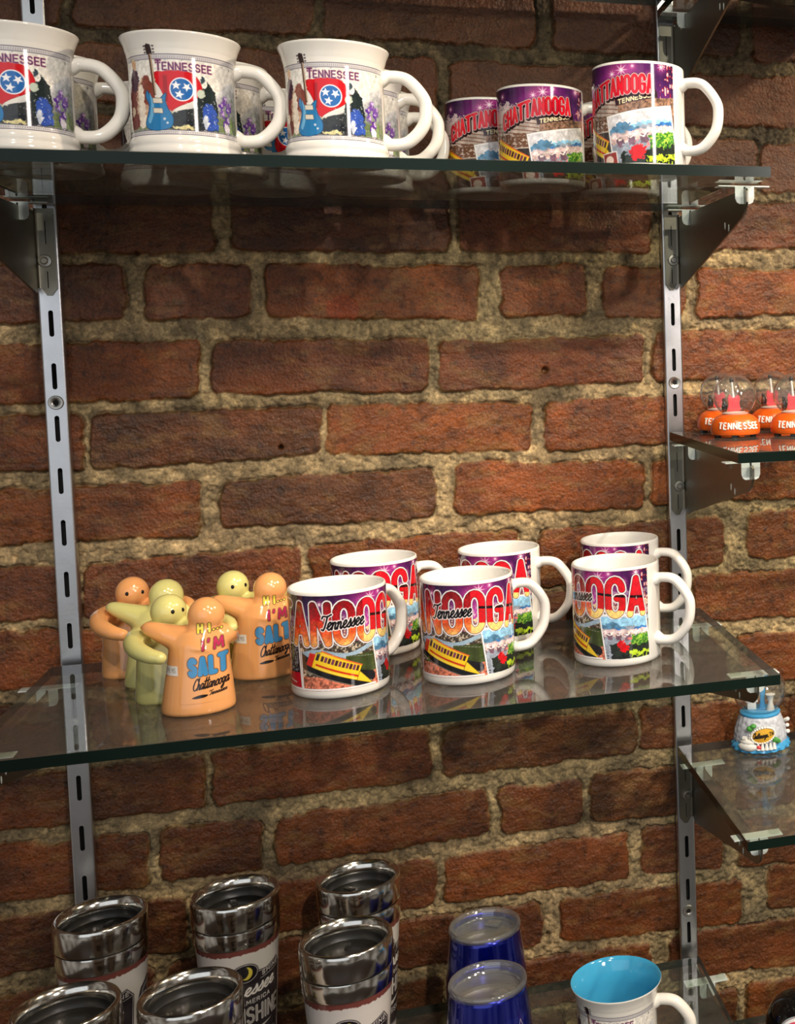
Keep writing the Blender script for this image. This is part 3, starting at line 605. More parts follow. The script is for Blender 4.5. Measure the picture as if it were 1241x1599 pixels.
def art_city():
    a = Art(-114, 113, 8, 90.5)
    n = fbm(a.h, a.w, 16, 2, 5); n2 = fbm(a.h, a.w, 4, 5, 3)
    sky(a, 60)
    a.im = np.where((a.V <= 60)[..., None], np.array((120, 70, 90.))*(.6+.9*n2)[..., None], a.im)
    lit = np.clip((n2-.5)*5, 0, 1)*np.clip(1-abs(a.V-60)/16, 0, 1); a.put(lit, (255, 226, 180)); a.put((abs(a.V-60) < 12)*(n > .58)*.5, (206, 190, 206))
    low = (a.V < 50-.02*a.U)
    a.put(low.astype(float), (np.array((96, 84, 74.))*(.25+1.3*n2)[..., None]))
    a.put(low*(n2 > .62)*.7, (226, 214, 190)); a.put((abs(a.V-40-.06*(a.U-30)-3*np.sin(a.U/9)) < 2)*.9, (160, 190, 214)); a.put(((a.V < 41) & (a.V > 31) & (a.U < 14) & (a.U > -6)).astype(float), (150, 178, 200))
    a.put(((a.V < 37) & (a.U > 40)).astype(float), np.array((64, 76, 40.))*(.4+1.0*n)[..., None])
    a.put(((a.V < 20) & (a.U > -10)).astype(float), np.array((206, 118, 92.))*(.3+1.25*n2)[..., None])
    a.line([(-4, 38), (20, 27), (62, 16)], 9, (30, 28, 32), True); a.line([(-4, 33), (20, 22), (62, 12)], 1, (150, 140, 130), True)
    cable_car(a, 12, 32, 1.12, -.36)
    # left postcards
    for (x0, x1, c1, c2) in ((-112, -76, (60, 90, 140), (40, 80, 40)), (-74, -47, (190, 150, 70), (60, 30, 60))):
        a.poly([(x0, 6), (x0, 44), (x1, 42), (x1, 6)], (240, 240, 240)); a.poly([(x0+1.4, 6), (x0+1.4, 42.6), (x1-1.4, 40.6), (x1-1.4, 6)], c1); a.poly([(x0+1.4, 6), (x0+1.4, 22), (x1-1.4, 24), (x1-1.4, 6)], c2)
    a.poly([(-45, 9), (-45, 46), (-1.5, 49), (1, 8)], (244, 240, 240)); a.poly([(-43.5, 10.5), (-43.5, 44.5), (-3.4, 47.5), (-1, 10)], (34, 32, 40))
    a.put(((a.U > -43.5) & (a.U < -4) & (a.V > 24) & (a.V < 44) & (n2 > .55))*.8, (150, 150, 165)); a.poly([(-43.5, 10.5), (-43.5, 21), (-2.2, 23), (-1, 10)], (196, 20, 44)); a.line([(-30, 17), (-8, 14)], .9, (240, 230, 230))
    a.line([(1.5, 8), (1.5, 42), (64, 34)], .1, (235, 235, 235)); a.line([(1, 9), (66, 9)], 1.6, (244, 240, 240)); a.line([(1.4, 8), (0, 44)], 1.2, (244, 240, 240))
    d = a.text('CHATTANOOGA', -105.5, 49.2, 33, 1, (), .33, total=212, pad=6)
    a.put(a.al(d-4.6), (60, 40, 50)); a.put(a.al(d-4.3), (246, 242, 244)); a.put(a.al(d-3.3), (70, 16, 22)); a.put(a.al(d-2.85), fire(a))
    cc = np.clip(.5-(d-4)*9, 0, 1)
    bridge_card(a, (70.5, 8.5), (44, -2), (-5.2, 41), .02)
    a.put(a.al(d-4.3)*(a.V > 46), (246, 242, 244)); a.put(a.al(d-3.3)*(a.V > 46), (70, 16, 22)); a.put(a.al(d-2.85)*(a.V > 46), fire(a))
    a.text('Tennessee', 20.5, 60.5, 12.5, 1, ((3.0, (244, 236, 238)), (1.5, (16, 12, 16))), font='scr', total=36, slant=.18, base=lambda t: (t*2.2, 1))
    return a
def art_fountain():
    a = Art(-114, 113, 5, 90.5)
    n = fbm(a.h, a.w, 16, 12, 5); n2 = fbm(a.h, a.w, 4, 15, 3); sky(a, 50)
    low = a.V < 66+5*np.sin(a.U/20)
    a.put(low.astype(float), (np.array((150, 116, 96.))*(.35+1.1*n2)[..., None]))
    sp = (a.V < 70+9*np.abs(np.sin(a.U/4.3+n2*3))*np.exp(-((a.U-20)/26)**2)) & (a.V > 56) & (abs(a.U-18) < 36); a.put(sp*.9, (242, 222, 222))
    pl = (a.V < 60) & (a.V > 30) & (a.U < 60); a.put(pl.astype(float), np.array((206, 190, 178.))*(.6+.7*n)[..., None])
    a.put(pl*(np.sin(a.V*1.7+a.U*.25) > .72), (120, 74, 66)); a.put(((a.V < 47) & (a.V > 34) & (a.U > 8))*(n2 > .42), (110, 76, 58))
    a.put((a.V < 33).astype(float), np.array((44, 40, 44.))*(.5+1.*n2)[..., None])
    cable_car(a, 2, 33, 1.3, -.42)
    for (x0, x1, c1, c2) in ((-112, -66, (170, 60, 50), (200, 170, 120)), (-62, -14, (60, 110, 160), (60, 110, 50))):
        a.poly([(x0, 3), (x0, 40), (x1, 44), (x1, 3)], (240, 240, 240)); a.poly([(x0+1.4, 3), (x0+1.4, 38.6), (x1-1.4, 42.6), (x1-1.4, 3)], c1); a.poly([(x0+1.4, 3), (x0+1.4, 20), (x1-1.4, 22), (x1-1.4, 3)], c2)
    # dark tag with the state name, then the rising red word
    a.poly([(58, 54.5), (57, 60.5), (95, 67.5), (96, 61.5)], (54, 34, 40)); a.text('TENNESSEE', 60.5, 56, 3.6, 1, ((.9, (246, 236, 190)),), .3, total=32, base=lambda t: (t*6.4, 1))
    b = lambda t: (t*14+5*math.sin(t*PI), 1+.1*t)
    d = a.text('CHATTANOOGA', 21, 51.5, 13.5, 1, (), .36, total=70, base=b)
    for dx, dy in ((.6, -.9), (.9, -1.5)):
        e = a.text('CHATTANOOGA', 21+dx, 51.5+dy, 13.5, 1, ((5.0, (30, 8, 14)),), .36, total=70, base=b)
    a.put(a.al(d-2.3), (40, 10, 20)); a.put(a.al(d-1.95), (246, 196, 200)); a.put(a.al(d-1.35), (130, 10, 26)); a.put(a.al(d-1.05), np.array((226, 22, 44.))*(.85+.3*n)[..., None])
    bridge_card(a, (56.5, -4), (59, 9.5), (-7.5, 49), .2)
    a.poly([(44, 3), (43, 13.5), (57, 15), (58.5, 4)], (150, 60, 56), (240, 236, 236), .9); a.ell(50, 8, 4.4, 4, (236, 214, 200))
    return a
def star(a, cx, cy, r, rot, col):
    a.poly([(cx+(r if i % 2 == 0 else r*.42)*math.cos(rot+i*PI/5), cy+(r if i % 2 == 0 else r*.42)*math.sin(rot+i*PI/5)) for i in range(10)], col)
def art_tenn():
    a = Art(-112, 109.5, 15, 84, bg=(232, 229, 220)); n = fbm(a.h, a.w, 12, 3, 4); n2 = fbm(a.h, a.w, 3, 6, 2); Wc = (232, 229, 220)
    def band(v0, v1):
        for v in (v0, v1): a.put(a.al(abs(a.V-v)-.28), (70, 66, 96))
        m = (a.V > v0+.7) & (a.V < v1-.7); a.put(m*.75*((np.sin(a.U*4.2) > 0)*.6+.4), (150, 146, 160))
    band(72.3, 75.6); band(15.5, 18.6)
    hills = 44+8*np.sin(a.U/17+1)+4*np.sin(a.U/7)
    for off, col in ((8, (196, 198, 200)), (2, (168, 172, 176)), (-5, (140, 148, 144))):
        a.put(np.clip((hills+off-a.V)/2, 0, 1)*(a.V > 19)*np.clip(((a.U-62)/16), 0, 1)*np.clip(1+off*0, 0, 1), np.array(col, float)*(.85+.3*n)[..., None])
    a.put(np.clip((30+6*n-a.V)/4, 0, 1)*(a.V > 19)*np.clip(1-abs(a.U-62)/52, 0, 1)**.3, np.array((98, 116, 70.))*(.6+.8*n2)[..., None])
    # rider with his horse
    a.poly([(14, 22), (13, 46), (17, 58), (22, 60), (27, 46), (26, 24)], (120, 60, 56), smooth=True); a.poly([(24, 28), (23, 46), (28, 58), (35, 54), (38, 40), (34, 26)], (206, 168, 140), smooth=True)
    a.poly([(28, 40), (28, 54), (33, 60), (39, 52), (40, 38)], (128, 62, 48), smooth=True); a.poly([(26, 22), (25, 46), (29, 55), (31, 40), (32, 24)], (240, 226, 206), smooth=True)
    a.poly([(16, 50), (16, 62), (20, 66), (25, 62), (25, 50)], (74, 40, 62), smooth=True); a.ell(20.5, 69, 2.7, 3.4, (214, 170, 130)); a.poly([(17.5, 71), (20, 74.5), (23.5, 71)], (220, 196, 150)); a.ell(17, 34, 3, 4, (226, 206, 176))
    # flag
    a.poly([(39, 60), (46, 62.5), (58, 63.5), (67, 62), (73, 56), (74, 48), (68, 42), (58, 37), (51, 33.5), (49, 40), (45, 50)], (204, 24, 34), (150, 14, 22), .4, True)
    a.put(((a.U > 47) & (a.U < 50) & (a.V > 40) & (a.V < 60))*.35, (90, 4, 14)); a.ell(60, 49.5, 8.6, 9.0, (244, 244, 248)); a.ell(60, 49.5, 7.7, 8.1, (40, 104, 176))
    star(a, 56.2, 52.4, 3.6, .3, (248, 248, 252)); star(a, 63.6, 51.4, 3.6, .9, (248, 248, 252)); star(a, 58.2, 45.6, 3.6, .1, (248, 248, 252))
    # standing bear beside a seated figure, dark rocks
    a.poly([(50, 19.5), (52, 30), (60, 34), (70, 36), (74, 40), (76, 30), (84, 22), (84, 19.5)], (48, 52, 54), smooth=True)
    a.poly([(72, 26), (70, 40), (74, 50), (77, 52.5), (79, 56.5), (81, 52), (85, 46), (86, 32), (84, 22)], (36, 46, 46), smooth=True); a.ell(73.5, 47, 3, 3.4, (196, 208, 190)); a.poly([(74, 22), (75, 38), (79, 40), (84, 36), (86, 22), (82, 20)], (54, 84, 170), smooth=True)
    a.ell(76, 26, 2.2, 6, (200, 208, 220)); a.ell(66, 24, 6, 3.4, (30, 34, 40)); a.ell(60, 20.5, 8, 1.5, (216, 206, 150)); a.put(((a.U > 62) & (a.U < 86) & (a.V < 42) & (n2 > .8))*.6, (232, 236, 240)); a.poly([(74, 55), (74, 60), (76, 60), (76, 55)], (60, 74, 84))
    # irises
    for i, (x, y) in enumerate([(90, 40), (94, 44), (97, 37), (91, 33), (96, 29), (99, 41), (93, 24)]):
        a.ell(x, y, 2.6, 3.6, (112, 70, 160) if i % 2 else (86, 46, 140)); a.ell(x+.8, y+1.4, 1.2, 1.7, (196, 170, 216))
    a.ell(95, 22.5, 3, 3.8, (240, 232, 240)); a.line([(99, 20), (101, 30)], 1.1, (120, 160, 60)); a.line([(91, 20), (90, 34)], .9, (90, 130, 60))
    w_ = a.im.copy(); painterly(a, 1.9, 6, 70); m_ = np.clip(np.hypot((a.U-58)/18, (a.V-49)/17)-.9, 0, .12)[..., None]/.12*(np.clip((a.V-18.8)/.5, 0, 1)*np.clip((71.8-a.V)/.5, 0, 1))[..., None]; a.im = a.im*m_+w_*(1-m_)
    # guitar
    a.line([(38, 76), (40.5, 46)], 2.4, (86, 60, 50)); a.line([(38.6, 76), (41.2, 46)], .9, (206, 180, 150)); a.poly([(35.6, 76), (35, 82), (37, 83.5), (39.6, 82.6), (40.2, 76)], (50, 34, 32))
    for k in range(3): a.ell(34.4, 77+2.3*k, .9, .7, (90, 84, 84)); a.ell(41.3, 77+2.3*k, .9, .7, (90, 84, 84))
    a.poly([(34, 48.5), (36.6, 44), (40, 41.5), (44, 42), (48.5, 46), (48, 40), (50, 34), (53, 28), (51.5, 21), (43, 18.6), (35, 19.6), (32, 24), (34.5, 32), (35.5, 38), (33, 44)], (42, 122, 178), (24, 60, 104), .5, True)
    a.poly([(36, 47), (37, 40), (36, 32), (34, 26), (36, 24), (39, 32), (39, 40)], (110, 176, 216), smooth=True)
    for y in (41, 33.5): a.poly([(39, y-1.8), (38.6, y+1.8), (45.6, y+1.4), (46, y-2.2)], (222, 214, 196), (60, 60, 60), .3)
    a.ell(47, 27, 1, 1, (200, 214, 226)); a.ell(49, 24, .9, .9, (200, 214, 226))
    # vertical imprint and dark vignette on the far side
    a.poly([(-60, 22), (-60, 54), (-30, 56), (-10, 50), (-8, 22)], (52, 48, 52), smooth=True); a.put(((a.U > -58) & (a.U < -12) & (a.V > 24) & (a.V < 50) & (n > .5))*.8, (120, 96, 110))
    a.text('TENNESSEE', 42.3, 64, 5.4, 1, ((1.5, (190, 140, 150)), (.8, (86, 36, 92))), .3, total=40, base=lambda t: (-.4*t, 1.0)); a.text('T', 42.3, 64, 7.2, .85, ((1.8, (190, 140, 150)), (1.0, (86, 36, 92))))
    a.line([(101, 69), (101, 70.5)], .8, (60, 60, 70)); a.put(a.al(a.U*0+np.maximum(19-a.V, 0)-.1)*0, Wc)
    a.text('TENNESSEE', -80, 64, 5.4, 1, ((1.6, (86, 36, 92)),), .3, total=40)
    return a
def art_tumbler():
    a = Art(-117, 117, 20, 130, 2.2, bg=(206, 200, 196)); n = fbm(a.h, a.w, 5, 3, 3); n2 = fbm(a.h, a.w, 20, 8, 3)
    Y0 = 130  # below the steel ring
    a.put(np.clip((a.V-(123.5+(n-.5)*3))/.6, 0, 1), (112, 62, 56))
    for ox in (0, -117): 
        dk, ln = (44, 38, 42), (34, 28, 30)
        top = [(ox-44, 98), (ox-20, 101), (ox-11, 104), (ox+11, 104), (ox+22, 103), (ox+37, 108), (ox+45, 99), (ox+43, 20), (ox-44, 20)]
        d = a.pd(top); a.put(a.al(d), ln); a.put(a.al(d+.9), (190, 184, 184)); a.put(a.al(d+1.6), dk)
        a.put((a.al(d+2)*(a.V < 92)), np.array((52, 46, 50.))*(.8+.4*n2)[..., None])
        a.ell(ox, 104, 13, 10, (30, 26, 30)); a.ell(ox, 104, 12.2, 9.2, (196, 190, 188)); a.ell(ox, 104, 11.5, 8.5, (30, 26, 30)); a.ell(ox+1, 104, 5.8, 6.4, (226, 206, 84)); a.ell(ox-2, 105.5, 5.2, 6.2, (30, 26, 30))
        a.text('PRIME', ox-41, 93.4, 3.8, 1, ((.8, (214, 208, 206)),), .4, total=23, base=lambda t: (t*1.6, 1)); a.text('SHINE', ox+17, 97, 3.8, 1, ((.8, (214, 208, 206)),), .4, total=22, base=lambda t: (t*3.6, 1)); a.line([(ox+15, 94.6), (ox+42, 98.4)], .5, (200, 196, 196))
        a.text('Tennessee', ox-34, 78, 14, 1, ((1.9, (232, 226, 222)),), font='scr', total=66, slant=.2, base=lambda t: (t*6, 1))
        a.text('OF AMERICA', ox-18, 71, 3.8, 1, ((.9, (214, 208, 206)),), .34, total=44, base=lambda t: (t*3, 1)); a.line([(ox-38, 72), (ox-22, 72.5)], .6, (190, 186, 186))
        a.text('MOONSHINE', ox-42, 52, 15, 1, ((2.6, (220, 214, 210)), (.5, (90, 80, 84))), .3, total=82, base=lambda t: (t*2, 1))
        a.text('of', ox-6, 43, 7, 1, ((1.1, (220, 214, 210)),), font='scr2') if False else None
        a.poly([(ox+6, 45), (ox+30, 49), (ox+8, 41)], (210, 204, 200)); a.text('CORN WHISKEY', ox-32, 33, 5.4, 1, ((1, (214, 208, 206)),), .34, total=68)
    # grey badge sign
    a.poly([(50, 92), (54, 101), (66, 108), (80, 104), (76, 78), (56, 70)], (60, 54, 58), (200, 196, 196), .7); a.poly([(53, 90), (56, 99), (66, 105), (77, 102), (73.5, 80), (58, 73)], (120, 116, 118)); a.ell(64, 94, 6, 4.6, (70, 64, 68))
    return a

# ------------------------------------------------------------------ mugs
def handle(bm, r, z0, z1, out, rad, flat, zc=None):
    zm_ = (z0+z1)/2
    P = [(r-2.2, 0, z1-1), (r+6, 0, z1+1.5), (r+out*.58, 0, z1-1), (r+out*.93, 0, z1-(z1-z0)*.27), (r+out, 0, zm_+1), (r+out*.9, 0, z0+(z1-z0)*.25), (r+out*.55, 0, z0+1), (r+6, 0, z0-1.5), (r-2.2, 0, z0+1)]
    path = crom(P, 12); n = len(path)
    R = [rad*(1+.35*max(0, 1-min(i, n-1-i)/10)) for i in range(n)]
    tube(bm, path, R, 18, flat=flat)
STR = [(0, 1.2), (33, 1.2), (34.5, 0), (37.5, 0), (39.6, .6), (40.9, 2.2), (41.3, 5), (41.3, 88), (41.25, 91), (40.9, 92.4), (40.0, 93), (38.9, 92.6), (38.2, 91), (37.7, 88), (37.5, 12), (36, 8), (32, 6.2), (0, 6)]
FLR = [(0, 1.2), (34, 1.2), (35.4, 0), (39, 0), (40.6, 1), (41.2, 3.2), (40.6, 6.4), (39.9, 7.6), (40.4, 9), (40.4, 12), (39.6, 14), (38.8, 15.2), (38.3, 18), (38.1, 30), (38.0, 68), (38.3, 74), (39.2, 80), (41, 86.5), (42.9, 91), (43.5, 92.4), (43.2, 93), (42.2, 92.7), (40.3, 89.5), (37.9, 84), (35.6, 78), (34.6, 70), (34.4, 20), (33, 10), (29, 7), (0, 6.6)]
ART = {}
def mug(name, label, kind, loc, rz, group, inner=None):
    t = thing(name, label, 'mug', loc, rz, group)
    bm = bmesh.new(); prof = STR if kind != 'flare' else FLR
    n_in = 11 if kind != 'flare' else 20
    mis = [0]*n_in+[1]*(len(prof)-1-n_in)
    lathe(bm, prof, 96, mis=mis if inner else None)
    body = fin('mug_body', bm, ([M_cream, inner] if inner else (M_cream if kind == 'flare' else M_white)), t, angle=80)
    bm = bmesh.new()
    if kind == 'flare': handle(bm, 38, 19, 72, 33.5, 5.3, (1, 1.05))
    else: handle(bm, 41.3, 20, 77, 33, 4.6, (1, 1.35))
    fin('handle', bm, M_cream if kind == 'flare' else M_white, t, angle=80)
    if kind not in ART: ART[kind] = {'city': art_city, 'fountain': art_fountain, 'flare': art_tenn}[kind]()
    a = ART[kind]
    if kind == 'flare': pf = [(38.8, 15), (38.3, 18), (38.1, 30), (38.0, 68), (38.3, 74), (39.2, 80), (41, 86.5)]; fn = cyl_fn(interp_prof(pf), -PI, 38, .14)
    else: fn = cyl_fn(41.3, -PI, 41.3, .14)
    art_patch('printed_artwork', a, fn, M_art, t)
    return t
D = math.radians
def va(x, y): return math.degrees(math.atan2(-1321.9-y, 302.6-x))
ZTs, ZMs, ZBs = ZT, ZM, ZB
G1 = 'white flared souvenir mugs on the top shelf'
tm = mug('flared_mug', 'white flared mug with blue guitar print, cut by the left edge, top shelf front', 'flare', (45, -257, ZT), D(va(45, -257)+86), G1)
for x, y, rel, lb in [
    (160, -253, 88, 'white flared mug with blue guitar print, second from the left, front of the top shelf'),
    (273.8, -249.5, 84, 'white flared mug with blue guitar print, third from the left, front of the top shelf'),
    (42, -160, 82, 'white flared mug directly behind the leftmost front mug on the top shelf'),
    (172, -158, 82, 'white flared mug directly behind the second front mug, seen through its handle'),
    (288, -156, 84, 'white flared mug directly behind the third front mug, second in that row'),
    (118, -58, 130, 'white flared mug against the wall, glimpsed between the first and second front mugs'),
    (206, -48, 114, 'white flared mug against the wall, glimpsed between the second and third front mugs'),
    (297, -67, 88, 'white flared mug against the wall, hindmost in the third row of handles')]:
    dup(tm, (x, y, ZT), D(va(x, y)+rel), lb)
G2 = 'purple souvenir mugs on the top shelf'
fm = mug('souvenir_mug', 'purple mug with red lettering, front right of the top shelf, whole white handle showing', 'fountain', (531, -232.9, ZT), D(va(531, -232.9)+71), G2)
for x, y, rel, lb in [
    (457.5, -119.6, 95, 'purple mug with red lettering on the top shelf, left of the front right one'),
    (412.8, -46, 95, 'purple mug with red lettering, leftmost of the purple ones on the top shelf'),
    (545, -58, 74, 'purple mug mostly hidden behind the front right mug on the top shelf')]:
    dup(fm, (x, y, ZT), D(va(x, y)+rel), lb)
G3 = 'purple souvenir mugs on the middle shelf'
cm = mug('souvenir_mug', 'purple sunset-lettered mug nearest the salt shakers, front left on the middle shelf', 'city', (255.4, -194, ZM), D(va(255, -194)+131), G3)
for x, y, rel, lb in [
    (366.5, -195, 106, 'purple sunset-lettered mug in the front centre of the middle shelf'),
    (505.5, -187, 68, 'purple sunset-lettered mug at the front right of the middle shelf'),
    (285.6, -64.9, 104, 'purple sunset-lettered mug behind the front left one on the middle shelf'),
    (407.9, -60.7, 72, 'purple sunset-lettered mug behind the front centre one on the middle shelf'),
    (534.1, -56.8, 70, 'purple sunset-lettered mug behind the front right one on the middle shelf')]:
    dup(cm, (x, y, ZM), D(va(x, y)+rel), lb)
mug('flared_mug', 'cream flared mug with turquoise inside and guitar print on the bottom shelf', 'flare', (492.1, -200.6, ZB), D(va(492, -200)+78), None, M_turq)

# ------------------------------------------------------------------ tumblers on the bottom shelf
def tumbler(label, loc, rz):
    t = thing('travel_tumbler', label, 'tumbler', loc, rz, 'steel travel tumblers on the bottom shelf')
    bm = bmesh.new(); lathe(bm, [(0, 0), (27, 0), (29, 1.2), (30, 6), (37.4, 118), (38.6, 130), (38.4, 131), (0, 131)], 80)
    fin('tumbler_body', bm, mat('acrylic_sleeve', (206, 200, 196), .12) if 'slv' not in ART else ART['slv'], t); 
    pf = [(30, 6), (37.4, 118), (38.6, 130)]
    if 'tum' not in ART: ART['tum'] = art_tumbler()
    art_patch('printed_label', ART['tum'], cyl_fn(interp_prof(pf), -PI/2, 37.2, .15), M_art, t)
    bm = bmesh.new(); lathe(bm, [(37, 129.6), (39.2, 129.6), (39.6, 131), (39.7, 144.5), (39.2, 146), (37, 146)], 80, close=True); fin('steel_band', bm, M_chrome, t)
    bm = bmesh.new(); lathe(bm, [(36, 147.6), (39.8, 147.6), (40.4, 149), (40.5, 166), (40.1, 170.6), (39.2, 172.3), (38.0, 172.8), (36.9, 172.3), (34.2, 167.4), (33.2, 162), (33.2, 158), (34.6, 150)], 80, close=True)
    lid = fin('lid_rim', bm, M_chrome, t)
    bm = bmesh.new(); lathe(bm, [(37.6, 145), (38.2, 147.8), (34.6, 147.8)], 60); lathe(bm, [(33.3, 161.5), (32.9, 159), (32.4, 156), (31, 153.6), (22, 153.2), (20, 154.5), (8, 155.2), (0, 155.3)], 60)
    s_ = fin('smoky_lid', bm, M_lid, t)
    bm = bmesh.new(); box(bm, -9, 9, -27, -14, 153.2, 157.5, 1.4); box(bm, -3, 3, 8, 20, 154, 156.5, 1); fin('slide_tab', bm, M_lid, s_)
    return t
tum = tumbler('steel-rimmed travel tumbler at the right front of the tumbler group, moon label', (249.5, -189, ZB), D(va(249, -189)+90-5))
for x, y, rel, lb in [
    (25.4, -60.9, -28, 'steel-rimmed travel tumbler in the back row directly in front of the left standard'),
    (142.8, -55.2, 8, 'steel-rimmed travel tumbler in the back row between the other two, moon label half shown'),
    (257.7, -60.6, 40, 'steel-rimmed travel tumbler in the back row nearest the blue tumblers'),
    (34.4, -232.6, 60, 'steel-rimmed travel tumbler cut by the bottom edge at the far left'),
    (128.6, -242.7, -70, 'steel-rimmed travel tumbler cut by the bottom edge, second from the left in the front row')]:
    dup(tum, (x, y, ZB), D(va(x, y)+90+rel), lb)
def wine(label, loc, rz):
    t = thing('insulated_tumbler', label, 'tumbler', loc, rz, 'blue insulated tumblers on the bottom shelf')
    bm = bmesh.new(); lathe(bm, [(0, .8), (27, 0), (30, 1.4), (34, 8), (38.6, 26), (40.4, 45), (40, 62), (38, 84), (35.4, 105), (34.6, 109), (33.6, 110), (32.6, 109), (33.4, 100), (36, 70), (34, 20), (0, 14)], 80)
    fin('lacquered_body', bm, M_blue, t, angle=80)
    bm = bmesh.new(); lathe(bm, [(33.2, 107), (35.6, 109), (36, 112), (35.2, 114.6), (33.8, 115), (32.2, 113.6), (31.4, 108), (30.2, 104.6), (27, 104), (0, 104), (0, 102.8), (27.4, 102.8), (31, 103.2), (32.2, 105.4)], 80, close=False)
    lid = fin('clear_lid', bm, M_clear, t, angle=70)
    bm = bmesh.new(); lathe(bm, [(30.5, 104.9), (31.4, 106), (32, 105), (31, 104)], 60, close=True); box(bm, -7, 7, -24, -12, 104.4, 107.6, 1.2)
    fin('slide_opener', bm, M_clear, lid)
    bm = bmesh.new(); lathe(bm, [(0, 88), (33.2, 88.5), (33.6, 92)], 60); fin('steel_interior', bm, M_steel, t)
    a = Art(-14, 14, 60, 90, 2.6, bg=(10, 26, 140)); 
    for p in ([(-10, 66), (-4, 82), (0, 74), (5, 86), (11, 70)], [(-10, 66), (11, 68)], [(-6, 72), (8, 76)]): a.line(p, .9, (190, 200, 226))
    prof = [(40, 62), (38, 84), (35.4, 105)]
    art_patch('silver_logo', a, cyl_fn(interp_prof(prof), -PI/2, 39, .1), ART.setdefault('lg', attr_mat('logo_on_lacquer', .2, .5, 1, .7)), t)
    return t
w = wine('cobalt blue insulated tumbler with clear lid, cut by the bottom edge', (372, -200, ZB), D(va(372, -200)+90+40))
dup(w, (378, -88, ZB), D(va(378, -88)+90+150), 'cobalt blue insulated tumbler with clear lid standing behind the other by the wall')

# ------------------------------------------------------------------ hugging salt and pepper shakers
def remeshed(name, build, mat_, parent, vox=1.0, smooth=14):
    bm = bmesh.new(); build(bm); me = bpy.data.meshes.new('tmp'); bm.to_mesh(me); bm.free()
    o = bpy.data.objects.new('tmp', me); C.objects.link(o)
    md = o.modifiers.new('r', 'REMESH'); md.mode = 'VOXEL'; md.voxel_size = vox*MM
    ms = o.modifiers.new('s', 'SMOOTH'); ms.factor = .6; ms.iterations = smooth
    dg = bpy.context.evaluated_depsgraph_get(); me2 = bpy.data.meshes.new_from_object(o.evaluated_get(dg)); bpy.data.objects.remove(o, do_unlink=True)
    me2.name = name; me2.materials.clear(); me2.shade_smooth(); return link(name, me2, mat_, parent)
def stub(bm, P, r0, r1):
    path = crom(P, 8); n = len(path); tube(bm, path, [r0+(r1-r0)*(i/(n-1))**.8 for i in range(n)], 24); ellipsoid(bm, tuple(path[-1]), (r1, r1, r1), 20, 12)
def fig(bm, mirror=1, head=True):
    # bell-shaped back with a domed head leaning to +x and stubby arms
    s = mirror
    prof = [(27.5, 0), (29, 2), (28.6, 8), (26.8, 22), (24.6, 38), (23.8, 48), (22.4, 58), (17, 68)]
    rings = []
    for i, (r, z) in enumerate(prof):
        ox = s*(2.5*z/60); ry = r*.84
        rings.append([bm.verts.new(Vector((ox+r*math.cos(2*PI*k/40), ry*math.sin(2*PI*k/40), z))*MM) for k in range(40)])
    for i in range(len(rings)-1):
        for k in range(40): bm.faces.new((rings[i][k], rings[i][(k+1) % 40], rings[i+1][(k+1) % 40], rings[i+1][k]))
    bm.faces.new(rings[0][::-1]); bm.faces.new(rings[-1])
    if not head: return
    ellipsoid(bm, (s*9, 0, 79.5), (14.6, 14, 15.2), 40, 28); tube(bm, [(s*4, 0, 54), (s*6, 0, 62), (s*8, 0, 72)], [20.5, 17, 12.6], 24)
